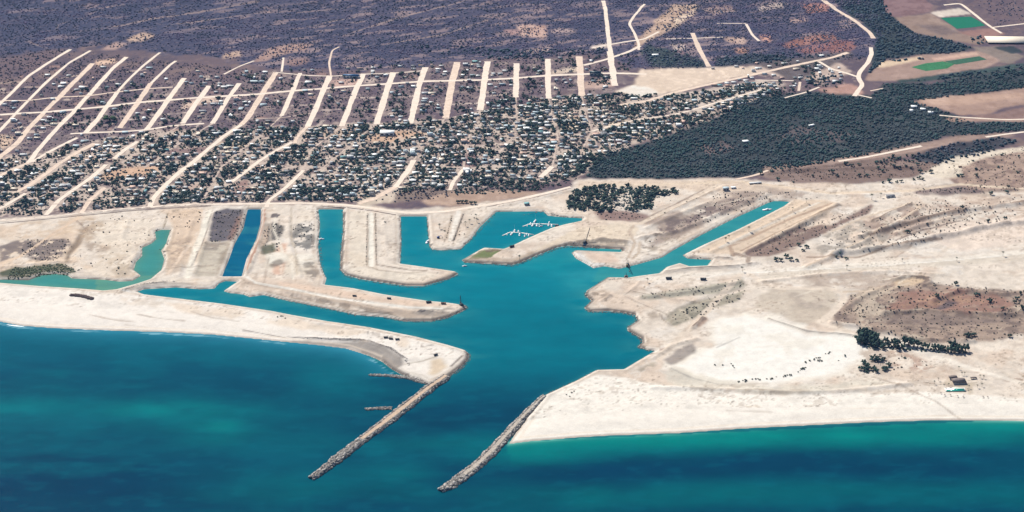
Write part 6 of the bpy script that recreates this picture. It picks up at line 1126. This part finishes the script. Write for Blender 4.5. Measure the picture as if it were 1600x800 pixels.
# ------------------------------------------------------------------ beach club
MTH = m_flat('thatch', (.20, .165, .15), .95, .3, 1.5, .1)
def palapa(px, py, w, d, h, label):
    o = empty('thatched_pavilion', pin(px, py), .05)
    for i, (x, y) in enumerate(((-1, -1), (1, -1), (1, 1), (-1, 1), (0, -1), (0, 1))): p = MB(); p.bar((x * w * .42, y * d * .42, -.3), (x * w * .42, y * d * .42, h), .22); p.build('post', MBARK, o)
    r = MB(); r.hip(-w / 2, w / 2, -d / 2, d / 2, h, d * .38, w * .28); r.build('thatched_roof', MTH, o); f = MB(); f.box(-w * .44, w * .44, -d * .44, d * .44, .05, .3); f.build('floor', MWL['cream'], o); tag(o, label, 'pavilion', 'thatched pavilions of the beach club')
palapa(1498, 598, 24, 15, 3.6, 'largest thatched pavilion, right behind the green pool'); palapa(1489, 592, 15, 10, 3.4, 'smaller thatched pavilion behind and left of the largest one'); palapa(1521, 592, 11, 5, 2.6, 'low thatched shelter right of the largest pavilion')
o = empty('swimming_pool', pin(1494, 609), .0); b = MB(); b.box(-19, 16, -6, 7, .1, .35); b.build('deck', MWL['white'], o); b = MB(); b.box(-17, 14, -5, -.5, .36, .42); b.box(-3, 14, -.49, 4.2, .36, .42); b.build('water_surface', m_flat('pool_green_water', (.01, .22, .18), .15, .2, .8, .5), o); b = MB(); b.box(-19, 16, -6.5, -6.01, .1, .9); b.build('wall', m_flat('green_tile', (.02, .10, .09), .6, .2, 1), o); tag(o, 'green swimming pool in a white deck on the right beach', 'swimming pool')
def parasol(px, py, lab):
    o = empty('parasol', pin(px, py)); p = MB(); p.bar((0, 0, 0), (0, 0, 2.5), .08); p.build('pole', MBARK, o); c = MB(); V = [(0, 0, 2.9)] + [(1.6 * math.cos(i * math.pi / 4), 1.6 * math.sin(i * math.pi / 4), 2.2) for i in range(8)]; c.add(V, [(0, i + 1, (i + 1) % 8 + 1) for i in range(8)]); c.build('canopy', MTH, o); tag(o, lab, 'parasol', 'thatched parasols in front of the beach club')
for i, (a, b) in enumerate(((1470, 615), (1476, 618), (1485, 618), (1496, 620), (1505, 621), (1512, 609), (1536, 621), (1543, 621))):
    parasol(a, b, ['leftmost thatched parasol below the pool deck', 'second thatched parasol from the left below the pool', 'third thatched parasol below the pool', 'fourth thatched parasol below the middle of the pool', 'fifth thatched parasol below the right end of the pool', 'thatched parasol just right of the pool deck', 'left one of two thatched parasols standing apart at right', 'right one of two thatched parasols standing apart at right'][i])
PC = [(1498, 577), (1503, 586), (1507, 586), (1531, 591), (1537, 592), (1475, 605), (1482, 604), (1514, 607), (1527, 606), (1534, 604), (1460, 600), (1466, 595)]
for i, (a, b) in enumerate(PC):
    o = copy_tree(pp0); o.name = 'palm_tree'; o.location = pin(a, b); o.rotation_euler = (0, 0, i * 2.1); o.scale = (.75,) * 3
    tag(o, ['lone palm behind the beach club, farthest back', 'left palm of two behind the largest pavilion', 'right palm of two behind the largest pavilion', 'left palm right of the low shelter', 'outermost palm right of the low shelter', 'palm on the left end of the pool deck', 'palm between the pool deck end and the small pavilion', 'palm at the right end of the pool', 'left palm of two in the garden right of the pool', 'right palm of two in the garden right of the pool', 'outermost palm left of the beach club', 'palm left behind the pool deck, nearer the pavilion'][i], 'palm', 'palms around the beach club')
kill(pp0)
# ------------------------------------------------------------------ haze
def haze(dens=1.15e-5):
    mb = MB(); mb.box(-70000, 70000, -65000, 75000, -8, 1640)
    m = bpy.data.materials.new('haze_air'); m.use_nodes = True; n = m.node_tree.nodes; l = m.node_tree.links
    for x in list(n):
        if x.type != 'OUTPUT_MATERIAL': n.remove(x)
    v = n.new('ShaderNodeVolumePrincipled'); v.inputs['Density'].default_value = dens; v.inputs['Color'].default_value = (.20, .44, 1.0, 1); v.inputs['Anisotropy'].default_value = .2
    l.new(v.outputs[0], n['Material Output'].inputs['Volume'])
    o = mb.build('haze', m); tag(o, kind='stuff'); return o
haze()
